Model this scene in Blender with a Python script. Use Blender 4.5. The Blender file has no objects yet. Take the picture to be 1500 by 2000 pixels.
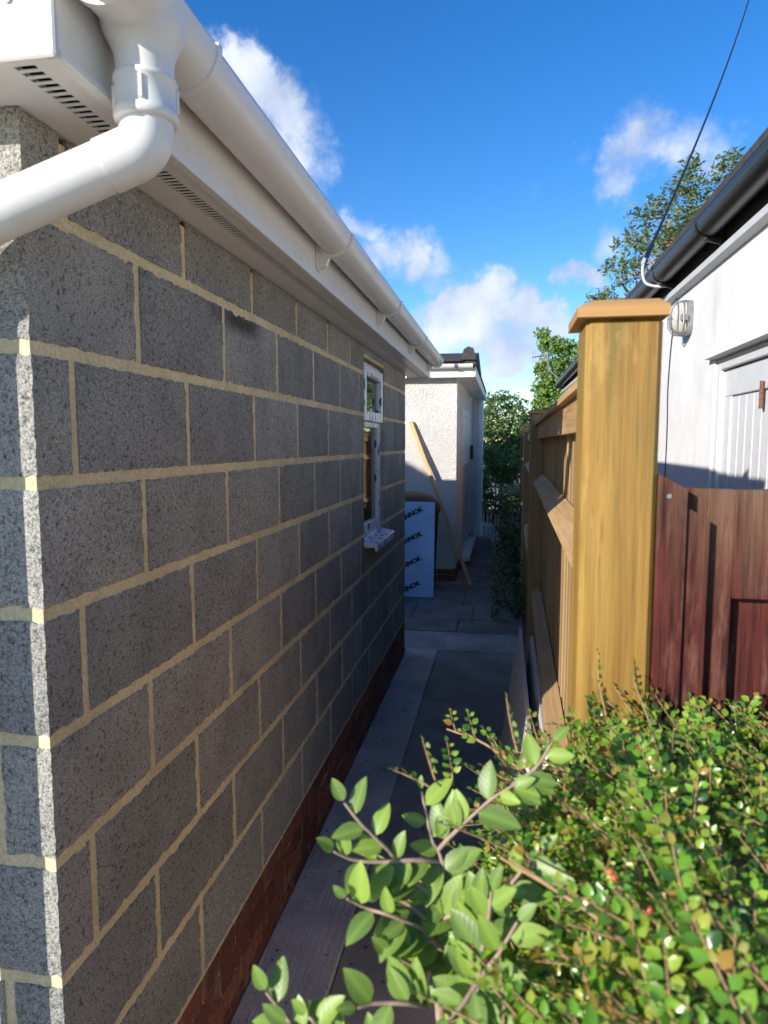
import bpy, bmesh, math, random
from mathutils import Vector, Matrix, noise
R = random.Random(7)
sc = bpy.context.scene
col = sc.collection

# ------------------------------------------------------------------ camera, sky, sun, exposure
cam = bpy.data.cameras.new('camera'); cam_o = bpy.data.objects.new('camera', cam); col.objects.link(cam_o)
cam.sensor_fit = 'VERTICAL'; cam.sensor_height = 36.0; cam.sensor_width = 27.0; cam.lens = 24.12
cam.clip_start = 0.02; cam.clip_end = 3000
cam_o.location = (0, 0, 1.70)
cam_o.rotation_euler = (math.radians(90 - 5.753), 0, math.radians(9.898))
cam.dof.use_dof = True; cam.dof.focus_distance = 2.4; cam.dof.aperture_fstop = 7.5
sc.camera = cam_o

SUN = Vector((-0.78, -1.0, 0.437)).normalized()          # direction towards the sun
sc.view_settings.view_transform = 'Standard'; sc.view_settings.look = 'None'
sc.view_settings.gamma = 1.0; sc.view_settings.use_curve_mapping = False
sc.view_settings.exposure = 1.08
sun = bpy.data.lights.new('sun', 'SUN'); sun.energy = 3.4; sun.angle = math.radians(0.5); sun.color = (1.0, 0.94, 0.85)
sun_o = bpy.data.objects.new('sun', sun); col.objects.link(sun_o)
sun_o.rotation_euler = SUN.to_track_quat('Z', 'Y').to_euler()

world = bpy.data.worlds.new('World'); sc.world = world; world.use_nodes = True
wt = world.node_tree; wt.nodes.clear()
def wn(t, **k):
    n = wt.nodes.new(t)
    for a, b in k.items(): setattr(n, a, b)
    return n
wl = wt.links.new
sky = wn('ShaderNodeTexSky', sky_type='NISHITA', sun_disc=False)
sky.sun_elevation = math.asin(SUN.z); sky.sun_rotation = math.atan2(SUN.x, SUN.y)
sky.air_density = 1.0; sky.dust_density = 0.1; sky.ozone_density = 3.0
hs = wn('ShaderNodeHueSaturation'); hs.inputs['Saturation'].default_value = 1.33; hs.inputs['Hue'].default_value = .511; hs.inputs['Value'].default_value = .80
wl(sky.outputs[0], hs.inputs['Color'])
bg = wn('ShaderNodeBackground'); bg.inputs[1].default_value = 0.13; wl(hs.outputs[0], bg.inputs[0])
tc = wn('ShaderNodeTexCoord')
def wmath(op, a, b=None, c=None):
    n = wn('ShaderNodeMath', operation=op)
    for i, v in enumerate((a, b, c)):
        if v is None: continue
        if isinstance(v, (int, float)): n.inputs[i].default_value = v
        else: wl(v, n.inputs[i])
    return n.outputs[0]
warp = wn('ShaderNodeTexNoise'); warp.inputs['Scale'].default_value = 13; warp.inputs['Detail'].default_value = 8; warp.inputs['Roughness'].default_value = .62
wl(tc.outputs['Generated'], warp.inputs['Vector'])
off = wn('ShaderNodeVectorMath', operation='SUBTRACT'); wl(warp.outputs['Color'], off.inputs[0]); off.inputs[1].default_value = (.5, .5, .5)
offs = wn('ShaderNodeVectorMath', operation='SCALE'); wl(off.outputs[0], offs.inputs[0]); offs.inputs['Scale'].default_value = .13
dirw = wn('ShaderNodeVectorMath', operation='ADD'); wl(tc.outputs['Generated'], dirw.inputs[0]); wl(offs.outputs[0], dirw.inputs[1])
CLOUDS = [  # direction of each puff, angular size, density
 (-0.3377,0.8271,0.4494,0.0522,1.00), (-0.3109,0.8412,0.4424,0.0597,1.00), (-0.2857,0.8613,0.4202,0.0597,.9),
 (-0.2789,0.8798,0.3850,0.0672,0.70), (-0.2574,0.8971,0.3591,0.0522,0.40), (-0.3309,0.8560,0.3972,0.0672,0.80),
 (-0.2050,0.9345,0.2909,0.0373,0.50), (-0.1800,0.9503,0.2539,0.0522,0.60), (-0.1387,0.9573,0.2538,0.0448,0.65),
 (-0.1043,0.9650,0.2407,0.0448,0.45), (-0.0628,0.9827,0.1740,0.0672,1.00), (-0.0277,0.9807,0.1933,0.0597,1.00),
 (0.0349,0.9834,0.1780,0.0522,1.00), (0.0627,0.9845,0.1636,0.0448,0.90), (0.0010,0.9894,0.1454,0.0821,0.80),
 (-0.0771,0.9899,0.1190,0.0672,0.55), (0.0088,0.9946,0.1037,0.0597,0.50), (0.1573,0.9203,0.3583,0.0522,0.62),
 (0.1421,0.9320,0.3336,0.0448,0.55), (0.2032,0.9135,0.3524,0.0597,0.45), (0.2410,0.9045,0.3519,0.0448,0.36),
 (0.0868,0.9707,0.2240,0.0299,0.80), (0.1131,0.9691,0.2192,0.0299,0.70), (0.0275,0.9496,0.3123,0.0261,0.16),
 (0.0943,0.9262,0.3651,0.0224,0.16), (0.1358,0.9559,0.2603,0.0373,0.40),
 (-0.93,0.25,0.28,0.14,.8), (-0.80,0.52,0.22,0.11,.7), (0.85,0.45,0.25,0.13,.8), (0.6,-0.72,0.34,0.15,.8), (-0.2,-0.93,0.3,0.12,.7), (0.55,0.80,0.2,0.1,.6)]
dens = None
for x, y, z, r, s in CLOUDS:
    d = wn('ShaderNodeVectorMath', operation='DISTANCE'); wl(dirw.outputs[0], d.inputs[0]); d.inputs[1].default_value = (x, y, z)
    mr = wn('ShaderNodeMapRange', interpolation_type='SMOOTHSTEP'); wl(d.outputs['Value'], mr.inputs[0])
    mr.inputs[1].default_value = r * 1.15; mr.inputs[2].default_value = r * .2; mr.inputs[3].default_value = 0; mr.inputs[4].default_value = s
    dens = mr.outputs[0] if dens is None else wmath('MAXIMUM', dens, mr.outputs[0])
fine = wn('ShaderNodeTexNoise'); fine.inputs['Scale'].default_value = 22; fine.inputs['Detail'].default_value = 9; fine.inputs['Roughness'].default_value = .6
wl(tc.outputs['Generated'], fine.inputs['Vector'])
fm = wn('ShaderNodeMapRange'); wl(fine.outputs[0], fm.inputs[0]); fm.inputs[1].default_value = .3; fm.inputs[2].default_value = .7; fm.inputs[3].default_value = .55; fm.inputs[4].default_value = 1.15
dens = wmath('MULTIPLY', dens, fm.outputs[0])
cs = wn('ShaderNodeMapRange', interpolation_type='SMOOTHSTEP'); wl(dens, cs.inputs[0]); cs.inputs[1].default_value = .06; cs.inputs[2].default_value = .72; cs.inputs[3].default_value = 0; cs.inputs[4].default_value = .95
mask = cs.outputs[0]
big = wn('ShaderNodeTexNoise'); big.inputs['Scale'].default_value = 11; big.inputs['Detail'].default_value = 5
wl(tc.outputs['Generated'], big.inputs['Vector'])
cr = wn('ShaderNodeValToRGB'); cr.color_ramp.elements[0].position = .33; cr.color_ramp.elements[0].color = (.38, .47, .66, 1)
cr.color_ramp.elements[1].position = .68; cr.color_ramp.elements[1].color = (.82, .86, .95, 1)
wl(big.outputs[0], cr.inputs[0])
bgc = wn('ShaderNodeBackground'); wl(cr.outputs[0], bgc.inputs[0]); bgc.inputs[1].default_value = .60
mixw = wn('ShaderNodeMixShader'); wl(mask, mixw.inputs[0]); wl(bg.outputs[0], mixw.inputs[1]); wl(bgc.outputs[0], mixw.inputs[2])
wo = wn('ShaderNodeOutputWorld'); wl(mixw.outputs[0], wo.inputs[0])

# ------------------------------------------------------------------ helpers
def tag(o, label=None, cat=None, group=None, kind=None):
    if label: o['label'] = label
    if cat: o['category'] = cat
    if group: o['group'] = group
    if kind: o['kind'] = kind
    return o
def thing(name, label, cat, loc=(0, 0, 0), group=None):
    o = bpy.data.objects.new(name, None); col.objects.link(o); o.location = loc
    o.empty_display_size = .1
    return tag(o, label, cat, group)
def link(name, me, parent=None, mat=None):
    o = bpy.data.objects.new(name, me); col.objects.link(o)
    if parent is not None:
        o.parent = parent
        q = parent; off_ = Vector((0, 0, 0))
        while q is not None: off_ += q.location; q = q.parent
        o.location = -off_
    if mat and not me.materials: me.materials.append(mat)
    return o
class MB:
    """collects shapes in world coordinates; build() links them as one mesh object"""
    def __init__(s): s.v = []; s.f = []; s.sm = []
    def add(s, vs, fs, smooth=False):
        n = len(s.v); s.v += [tuple(v) for v in vs]; s.f += [tuple(i + n for i in f) for f in fs]; s.sm += [smooth] * len(fs); return s
    def box(s, x0, x1, y0, y1, z0, z1, c=0.0):
        if c <= 0:
            v = [(x, y, z) for x in (x0, x1) for y in (y0, y1) for z in (z0, z1)]
            return s.add(v, [(0, 1, 3, 2), (4, 6, 7, 5), (0, 4, 5, 1), (2, 3, 7, 6), (0, 2, 6, 4), (1, 5, 7, 3)])
        bm = bmesh.new(); bmesh.ops.create_cube(bm, size=1)
        for v in bm.verts: v.co = Vector(((x0 + x1) / 2 + v.co.x * (x1 - x0), (y0 + y1) / 2 + v.co.y * (y1 - y0), (z0 + z1) / 2 + v.co.z * (z1 - z0)))
        bmesh.ops.bevel(bm, geom=bm.edges[:], offset=c, segments=1, affect='EDGES')
        bm.verts.index_update(); s.add([v.co[:] for v in bm.verts], [[v.index for v in f.verts] for f in bm.faces]); bm.free(); return s
    def prism(s, poly, axis, a0, a1, smooth=False):
        """poly: 2D points; axis 'y': (x,z) swept along y, 'x': (y,z) along x, 'z': (x,y) along z"""
        def p(q, a):
            return {'y': (q[0], a, q[1]), 'x': (a, q[0], q[1]), 'z': (q[0], q[1], a)}[axis]
        n = len(poly); v = [p(q, a0) for q in poly] + [p(q, a1) for q in poly]
        f = [(i, (i + 1) % n, n + (i + 1) % n, n + i) for i in range(n)]
        s.add(v, f, smooth); s.add(v, [tuple(range(n))[::-1], tuple(range(n, 2 * n))]); return s
    def tube(s, pts, rad, n=8, cap=True):
        pts = [Vector(p) for p in pts]; rad = rad if isinstance(rad, (list, tuple)) else [rad] * len(pts)
        vs = []; prev = None
        for i, p in enumerate(pts):
            t = (pts[min(i + 1, len(pts) - 1)] - pts[max(i - 1, 0)]).normalized()
            if prev is None:
                u = t.orthogonal().normalized()
            else:
                u = (prev - t * prev.dot(t)); u = u.normalized() if u.length > 1e-6 else t.orthogonal().normalized()
            prev = u; w = t.cross(u)
            for k in range(n):
                a = 2 * math.pi * k / n; vs.append(p + (u * math.cos(a) + w * math.sin(a)) * rad[i])
        fs = [(i * n + k, i * n + (k + 1) % n, (i + 1) * n + (k + 1) % n, (i + 1) * n + k) for i in range(len(pts) - 1) for k in range(n)]
        s.add(vs, fs, True)
        if cap: s.add(vs[:n], [tuple(range(n))[::-1]]); s.add(vs[-n:], [tuple(range(n))])
        return s
    def lathe(s, prof, cx, cy, n=24, smooth=True):
        """prof: list of (r, z)"""
        vs = [(cx + r * math.cos(2 * math.pi * k / n), cy + r * math.sin(2 * math.pi * k / n), z) for r, z in prof for k in range(n)]
        fs = [(i * n + k, i * n + (k + 1) % n, (i + 1) * n + (k + 1) % n, (i + 1) * n + k) for i in range(len(prof) - 1) for k in range(n)]
        return s.add(vs, fs, smooth)
    def mesh(s, name):
        me = bpy.data.meshes.new(name); me.from_pydata(s.v, [], s.f)
        me.polygons.foreach_set('use_smooth', s.sm)
        bm = bmesh.new(); bm.from_mesh(me); bmesh.ops.recalc_face_normals(bm, faces=bm.faces); bm.to_mesh(me); bm.free()
        me.update(); return me
    def build(s, name, mat, parent=None, kind=None):
        o = link(name, s.mesh(name), parent, mat)
        if kind: o['kind'] = kind
        return o
def box(name, mat, parent, *b, c=0.0): return MB().box(*b, c=c).build(name, mat, parent)
def bez(pts, n=6):
    """Catmull-Rom through pts"""
    P = [Vector(p) for p in pts]; P = [P[0] * 2 - P[1]] + P + [P[-1] * 2 - P[-2]]; out = []
    for i in range(1, len(P) - 2):
        for k in range(n):
            t = k / n; a, b, c, d = P[i - 1:i + 3]
            out.append(.5 * ((2 * b) + (c - a) * t + (2 * a - 5 * b + 4 * c - d) * t * t + (3 * b - a - 3 * c + d) * t ** 3))
    out.append(P[-2]); return out

# ------------------------------------------------------------------ materials
class M:
    def __init__(s, name):
        s.m = bpy.data.materials.new(name); s.m.use_nodes = True; s.t = s.m.node_tree; s.b = s.t.nodes['Principled BSDF']
        s.geo = s.n('ShaderNodeNewGeometry'); s.pos = s.geo.outputs['Position']
    def n(s, t, **k):
        x = s.t.nodes.new(t)
        for a, b in k.items(): setattr(x, a, b)
        return x
    def l(s, a, b): s.t.links.new(a, b)
    def set(s, **k):
        for a, v in k.items():
            i = s.b.inputs[a.replace('_', ' ')]
            if hasattr(v, 'is_linked'): s.l(v, i)
            else: i.default_value = v if not (isinstance(v, tuple) and len(v) == 3) else (*v, 1) if i.type == 'RGBA' else v
        return s
    def obj(s): return s.n('ShaderNodeTexCoord').outputs['Object']
    def rnd(s): return s.n('ShaderNodeObjectInfo').outputs['Random']
    def isl(s): return s.geo.outputs['Random Per Island']
    def scale(s, vec, sc_, off=None):
        m = s.n('ShaderNodeMapping'); s.l(vec, m.inputs[0]); m.inputs['Scale'].default_value = sc_
        if off is not None: s.l(off, m.inputs['Location'])
        return m.outputs[0]
    def noise(s, vec, sc_, det=4, rough=.55, dist=0):
        n = s.n('ShaderNodeTexNoise'); s.l(vec, n.inputs['Vector']); n.inputs['Scale'].default_value = sc_; n.inputs['Detail'].default_value = det
        n.inputs['Roughness'].default_value = rough; n.inputs['Distortion'].default_value = dist; return n.outputs[0]
    def vor(s, vec, sc_, feat='F1'):
        n = s.n('ShaderNodeTexVoronoi', feature=feat); s.l(vec, n.inputs['Vector']); n.inputs['Scale'].default_value = sc_; return n
    def ramp(s, f, *st):
        r = s.n('ShaderNodeValToRGB'); s.l(f, r.inputs[0]); e = r.color_ramp.elements
        while len(e) < len(st): e.new(.5)
        for x, (p, c) in zip(e, st): x.position = p; x.color = (*c, 1) if isinstance(c, tuple) else (c, c, c, 1)
        return r.outputs[0]
    def mix(s, f, a, b, mode='MIX'):
        m = s.n('ShaderNodeMix', data_type='RGBA', blend_type=mode)
        for v, i in ((f, 0), (a, 6), (b, 7)):
            if hasattr(v, 'is_linked'): s.l(v, m.inputs[i])
            else: m.inputs[i].default_value = (*v, 1) if isinstance(v, tuple) else v
        return m.outputs[2]
    def math(s, op, a, b=0):
        m = s.n('ShaderNodeMath', operation=op)
        for i, v in enumerate((a, b)):
            if hasattr(v, 'is_linked'): s.l(v, m.inputs[i])
            else: m.inputs[i].default_value = v
        return m.outputs[0]
    def bump(s, h, strength=.5, dist=.01):
        b = s.n('ShaderNodeBump'); s.l(h, b.inputs['Height']); b.inputs['Strength'].default_value = strength; b.inputs['Distance'].default_value = dist
        if s.b.inputs['Normal'].is_linked: s.l(s.b.inputs['Normal'].links[0].from_socket, b.inputs['Normal'])
        s.l(b.outputs[0], s.b.inputs['Normal']); return s
    def sep(s, vec):
        n = s.n('ShaderNodeSeparateXYZ'); s.l(vec, n.inputs[0]); return n.outputs

def mat_block():
    a = M('dense_block'); r = a.rnd()
    g = a.noise(a.pos, 260, 3, .7); v = a.vor(a.pos, 190).outputs['Distance']; big = a.noise(a.pos, 5, 5, .6); mid = a.noise(a.pos, 105, 3, .7)
    c = a.ramp(g, (.30, (.10, .102, .10)), (.45, (.31, .315, .305)), (.58, (.43, .435, .425)), (.72, (.64, .64, .62)))
    pits = a.ramp(mid, (.34, .35), (.45, 1.0))
    c = a.mix(1.0, c, pits, 'MULTIPLY')
    c = a.mix(1.0, c, a.ramp(big, (.3, (.78, .78, .78)), (.7, (1.1, 1.09, 1.05))), 'MULTIPLY')
    c = a.mix(1.0, c, a.ramp(r, (0, (.84, .82, .80)), (1, (1.17, 1.12, 1.05))), 'MULTIPLY')
    st = a.noise(a.scale(a.pos, (9, 9, 3.2)), 1.7, 6, .7)
    c = a.mix(a.ramp(st, (.63, 0.0), (.74, .5)), c, (.44, .33, .18))
    dk = a.noise(a.scale(a.pos, (3, 3, 4)), 1.1, 5, .6)
    c = a.mix(a.ramp(dk, (.70, 0.0), (.80, .5)), c, (.08, .08, .08))
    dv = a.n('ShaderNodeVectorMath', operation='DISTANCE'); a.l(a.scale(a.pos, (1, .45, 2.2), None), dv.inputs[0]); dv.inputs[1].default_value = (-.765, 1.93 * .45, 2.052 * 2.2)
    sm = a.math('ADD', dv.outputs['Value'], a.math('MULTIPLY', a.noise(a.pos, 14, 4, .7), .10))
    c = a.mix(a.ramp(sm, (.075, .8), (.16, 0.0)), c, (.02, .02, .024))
    a.set(Base_Color=c, Roughness=.95); a.b.inputs['Specular IOR Level'].default_value = .15
    h = a.math('ADD', a.math('MULTIPLY', g, .6), a.math('MULTIPLY', mid, 1.0))
    return a.bump(h, .9, .006).m
def mat_mortar():
    a = M('yellow_mortar'); g = a.noise(a.pos, 150, 4, .7); big = a.noise(a.pos, 7, 5, .6)
    c = a.ramp(g, (.3, (.58, .47, .28)), (.6, (.79, .67, .43)), (.8, (.84, .75, .54)))
    c = a.mix(1.0, c, a.ramp(big, (.3, (.8, .78, .74)), (.7, (1.1, 1.08, 1.05))), 'MULTIPLY')
    a.set(Base_Color=c, Roughness=.95); a.bump(a.noise(a.pos, 60, 5, .7), .8, .006); a.bump(a.noise(a.pos, 16, 3, .6), .7, .012); return a.m
def mat_upvc(name='white_upvc', base=(.74, .73, .705), rough=.28, dirt=.8):
    a = M(name); d = a.noise(a.pos, 9, 6, .7); sp = a.noise(a.pos, 120, 2, .6)
    c = a.mix(a.ramp(d, (.5, 0.0), (.75, dirt * .35)), base, (.55, .50, .42))
    c = a.mix(a.ramp(sp, (.72, 0.0), (.78, dirt * .7)), c, (.35, .31, .26))
    a.set(Base_Color=c, Roughness=a.ramp(d, (.3, rough), (.75, rough + .2))); a.bump(a.noise(a.pos, 14, 2), .05, .01); return a.m
def mat_brick():
    a = M('red_brick'); r = a.rnd(); n = a.noise(a.pos, 60, 5, .7); s = a.noise(a.scale(a.pos, (14, 14, 5)), 1.5, 4)
    c = a.ramp(r, (0, (.13, .038, .024)), (.5, (.22, .066, .038)), (1, (.29, .10, .055)))
    c = a.mix(1.0, c, a.ramp(n, (.3, .55), (.7, 1.25)), 'MULTIPLY')
    c = a.mix(a.ramp(s, (.55, 0.0), (.72, .5)), c, (.42, .30, .18))
    a.set(Base_Color=c, Roughness=.9); a.bump(n, .7, .005); return a.m
def mat_concrete(name, base, lines=None, spots=True, streak=0.0):
    a = M(name); n = a.noise(a.pos, 3.2, 8, .65); g = a.noise(a.pos, 120, 3, .7)
    c = a.mix(1.0, base, a.ramp(n, (.3, .62), (.7, 1.25)), 'MULTIPLY')
    c = a.mix(1.0, c, a.ramp(g, (.3, .8), (.7, 1.15)), 'MULTIPLY')
    if spots: c = a.mix(a.ramp(a.noise(a.pos, 26, 2, .5), (.72, 0.0), (.76, .6)), c, (.03, .025, .02))
    a.set(Base_Color=c, Roughness=.88)
    a.bump(g, .4, .004)
    if lines == 'y':
        w = a.noise(a.scale(a.pos, (1, .045, 1)), 75, 4, .6); a.bump(w, .8, .008)
    if lines == 'x':
        w = a.noise(a.scale(a.pos, (.05, 1, 1)), 60, 4, .6); a.bump(w, .35, .005)
    return a.m
def mat_wood(name, lo, hi, axis='z', tint=None, fine=1.0, rough=.75, var=.25):
    a = M(name); r = a.rnd(); cmb = a.n('ShaderNodeCombineXYZ'); k = a.math('MULTIPLY', r, 37.0)
    for i in range(3): a.l(k, cmb.inputs[i])
    st = {'z': (1, 1, .035), 'y': (1, .035, 1), 'x': (.035, 1, 1)}[axis]
    v = a.scale(a.pos, st, cmb.outputs[0]); v2 = a.scale(a.pos, tuple(.3 + .7 * q for q in st), cmb.outputs[0])
    g = a.noise(v, 130 * fine, 4, .65, .4); b = a.noise(v, 24 * fine, 3, .5, 1.2)
    c = a.ramp(a.math('ADD', a.math('MULTIPLY', g, .55), a.math('MULTIPLY', b, .45)), (.34, lo), (.62, hi))
    c = a.mix(1.0, c, a.ramp(r, (0, 1 - var), (1, 1 + var * .6)), 'MULTIPLY')
    kn = a.vor(a.scale(a.pos, tuple(5 if q == 1 else 1.6 for q in st), cmb.outputs[0]), 1.0).outputs['Distance']
    c = a.mix(a.ramp(kn, (.045, .75), (.10, 0.0)), c, tuple(q * .35 for q in lo))
    if tint: c = a.mix(a.ramp(a.noise(v2, 6, 4, .6), (.47, 0.0), (.68, .75)), c, tint)
    a.set(Base_Color=c, Roughness=rough); a.bump(g, .35, .003); return a.m
def patch(m, pos_scale, col_, lo, hi, amt, seed):
    a = M.__new__(M); a.m = m; a.t = m.node_tree; a.b = a.t.nodes['Principled BSDF']; a.geo = a.n('ShaderNodeNewGeometry'); a.pos = a.geo.outputs['Position']
    old = a.b.inputs['Base Color'].links[0].from_socket
    mp = a.n('ShaderNodeMapping'); a.l(a.pos, mp.inputs[0]); mp.inputs['Scale'].default_value = pos_scale; mp.inputs['Location'].default_value = seed
    f = a.ramp(a.noise(mp.outputs[0], 1.0, 5, .6), (lo, 0.0), (hi, amt)); a.l(a.mix(f, old, col_), a.b.inputs['Base Color']); return m
def mat_gate():
    a = M('worn_brown_stain'); r = a.rnd(); cmb = a.n('ShaderNodeCombineXYZ'); k = a.math('MULTIPLY', r, 31.0)
    for i in range(3): a.l(k, cmb.inputs[i])
    v = a.scale(a.pos, (1, 1, .05), cmb.outputs[0]); g = a.noise(v, 170, 5, .7, .3); w = a.noise(a.scale(a.pos, (1, 1, .16), cmb.outputs[0]), 30, 6, .7)
    c = a.ramp(g, (.35, (.026, .006, .005)), (.65, (.11, .021, .015)))
    z = a.sep(a.pos)[2]
    top = a.math('MULTIPLY', a.ramp(z, (0, 0.0), (1, 1.0)), 1.0)
    c = a.mix(a.ramp(w, (.55, 0.0), (.66, .55)), c, (.20, .10, .065))
    mr = a.n('ShaderNodeMapRange'); a.l(z, mr.inputs[0]); mr.inputs[1].default_value = 1.48; mr.inputs[2].default_value = 1.66
    wt_ = a.math('MULTIPLY', mr.outputs[0], a.ramp(a.noise(v, 35, 4, .7), (.35, 0.0), (.6, 1.0)))
    c = a.mix(a.math('MULTIPLY', wt_, .8), c, (.19, .12, .07))
    c = a.mix(a.ramp(a.noise(a.scale(a.pos, (1, 1, .09), cmb.outputs[0]), 58, 4, .6), (.70, 0.0), (.75, .7)), c, (.50, .36, .24))
    a.set(Base_Color=c, Roughness=.72); a.b.inputs['Specular IOR Level'].default_value = .25; a.bump(g, .8, .004); return a.m
def mat_render(name, base, kind):
    a = M(name); n = a.noise(a.pos, 2.0, 7, .65)
    c = a.mix(1.0, base, a.ramp(n, (.3, (.86, .85, .83)), (.7, (1.04, 1.04, 1.04))), 'MULTIPLY')
    a.set(Base_Color=c, Roughness=.85)
    if kind == 'rough':
        h = a.noise(a.pos, 78, 3, .6, .3); a.bump(a.ramp(h, (.38, 0.0), (.66, 1.0)), .95, .012)
    else:
        c = a.mix(a.ramp(a.noise(a.scale(a.pos, (6, 6, .5)), 1.6, 6, .7), (.55, 0.0), (.75, .35)), c, (.45, .43, .39)); a.set(Base_Color=c); a.bump(a.noise(a.pos, 3, 3), .35, .03); a.bump(a.noise(a.pos, 70, 3), .12, .004)
    return a.m
def mat_plain(name, base, rough=.6, metal=0.0, nz=40, amt=.2, bump=.1):
    a = M(name); n = a.noise(a.pos, nz, 5, .65)
    c = a.mix(1.0, base, a.ramp(n, (.3, 1 - amt), (.7, 1 + amt)), 'MULTIPLY')
    a.set(Base_Color=c, Roughness=rough, Metallic=metal); a.bump(n, bump, .004); return a.m
def mat_film():
    a = M('printed_protective_film'); o = a.scale(a.pos, (9, 9, 4.2))
    v = a.vor(o, 2.2).outputs['Distance']; v2 = a.vor(a.scale(a.pos, (20, 20, 12)), 3.5).outputs['Distance']
    m = a.math('MAXIMUM', a.ramp(v, (.30, 1.0), (.34, 0.0)), a.ramp(v2, (.16, .7), (.2, 0.0)))
    a.set(Base_Color=a.mix(m, (.78, .79, .82), (.03, .06, .42)), Roughness=.25); return a.m
def mat_foil():
    a = M('foil_facing'); n = a.noise(a.pos, 18, 4, .6, 1.5); f = a.noise(a.pos, 5, 3)  # blue sky reflection is painted into the silver foil's base colour
    a.set(Base_Color=a.ramp(f, (.3, (.31, .52, .92)), (.7, (.42, .63, .98))), Metallic=.45, Roughness=.38); a.bump(n, .55, .012); return a.m
def mat_glass():
    a = M('window_glass'); a.set(Base_Color=(.012, .018, .016), Roughness=.03); a.b.inputs['Specular IOR Level'].default_value = .9
    a.bump(a.noise(a.pos, 3, 2), .03, .01); return a.m
def mat_leaf(name, cols, rough=.4, veins=False, trans=.25, island=True):
    a = M(name); r = a.isl() if island else a.rnd()
    st = [(i / (len(cols) - 1), c) for i, c in enumerate(cols)]
    c = a.ramp(r, *st)
    if veins:
        o = a.obj(); s_ = a.sep(o); ax = a.math('ABSOLUTE', s_[0])
        w = a.n('ShaderNodeTexWave'); w.inputs['Scale'].default_value = 1.0; w.bands_direction = 'X'
        cm = a.n('ShaderNodeCombineXYZ'); a.l(a.math('SUBTRACT', a.math('MULTIPLY', s_[1], 62.0), a.math('MULTIPLY', ax, 75.0)), cm.inputs[0]); a.l(cm.outputs[0], w.inputs['Vector'])
        mid = a.ramp(ax, (.0006, 1.0), (.0014, 0.0)); vn = a.math('MAXIMUM', a.math('MULTIPLY', a.ramp(w.outputs[0], (.84, 0.0), (.98, 1.0)), .4), mid)
        c = a.mix(a.math('MULTIPLY', vn, .22), c, tuple(min(1, q * 2.2) for q in cols[len(cols) // 2])); a.bump(w.outputs[0], .12, .0006)
    bf = a.math('MULTIPLY', a.geo.outputs['Backfacing'], .45)
    c = a.mix(bf, c, (.26, .34, .16))
    a.set(Base_Color=c, Roughness=rough)
    tr = a.n('ShaderNodeBsdfTranslucent'); a.l(a.mix(1.0, c, (1.15, 1.25, .5), 'MULTIPLY'), tr.inputs[0])
    mx = a.n('ShaderNodeMixShader'); mx.inputs[0].default_value = trans; a.l(a.b.outputs[0], mx.inputs[1]); a.l(tr.outputs[0], mx.inputs[2])
    a.l(mx.outputs[0], a.t.nodes['Material Output'].inputs[0]); return a.m
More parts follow.
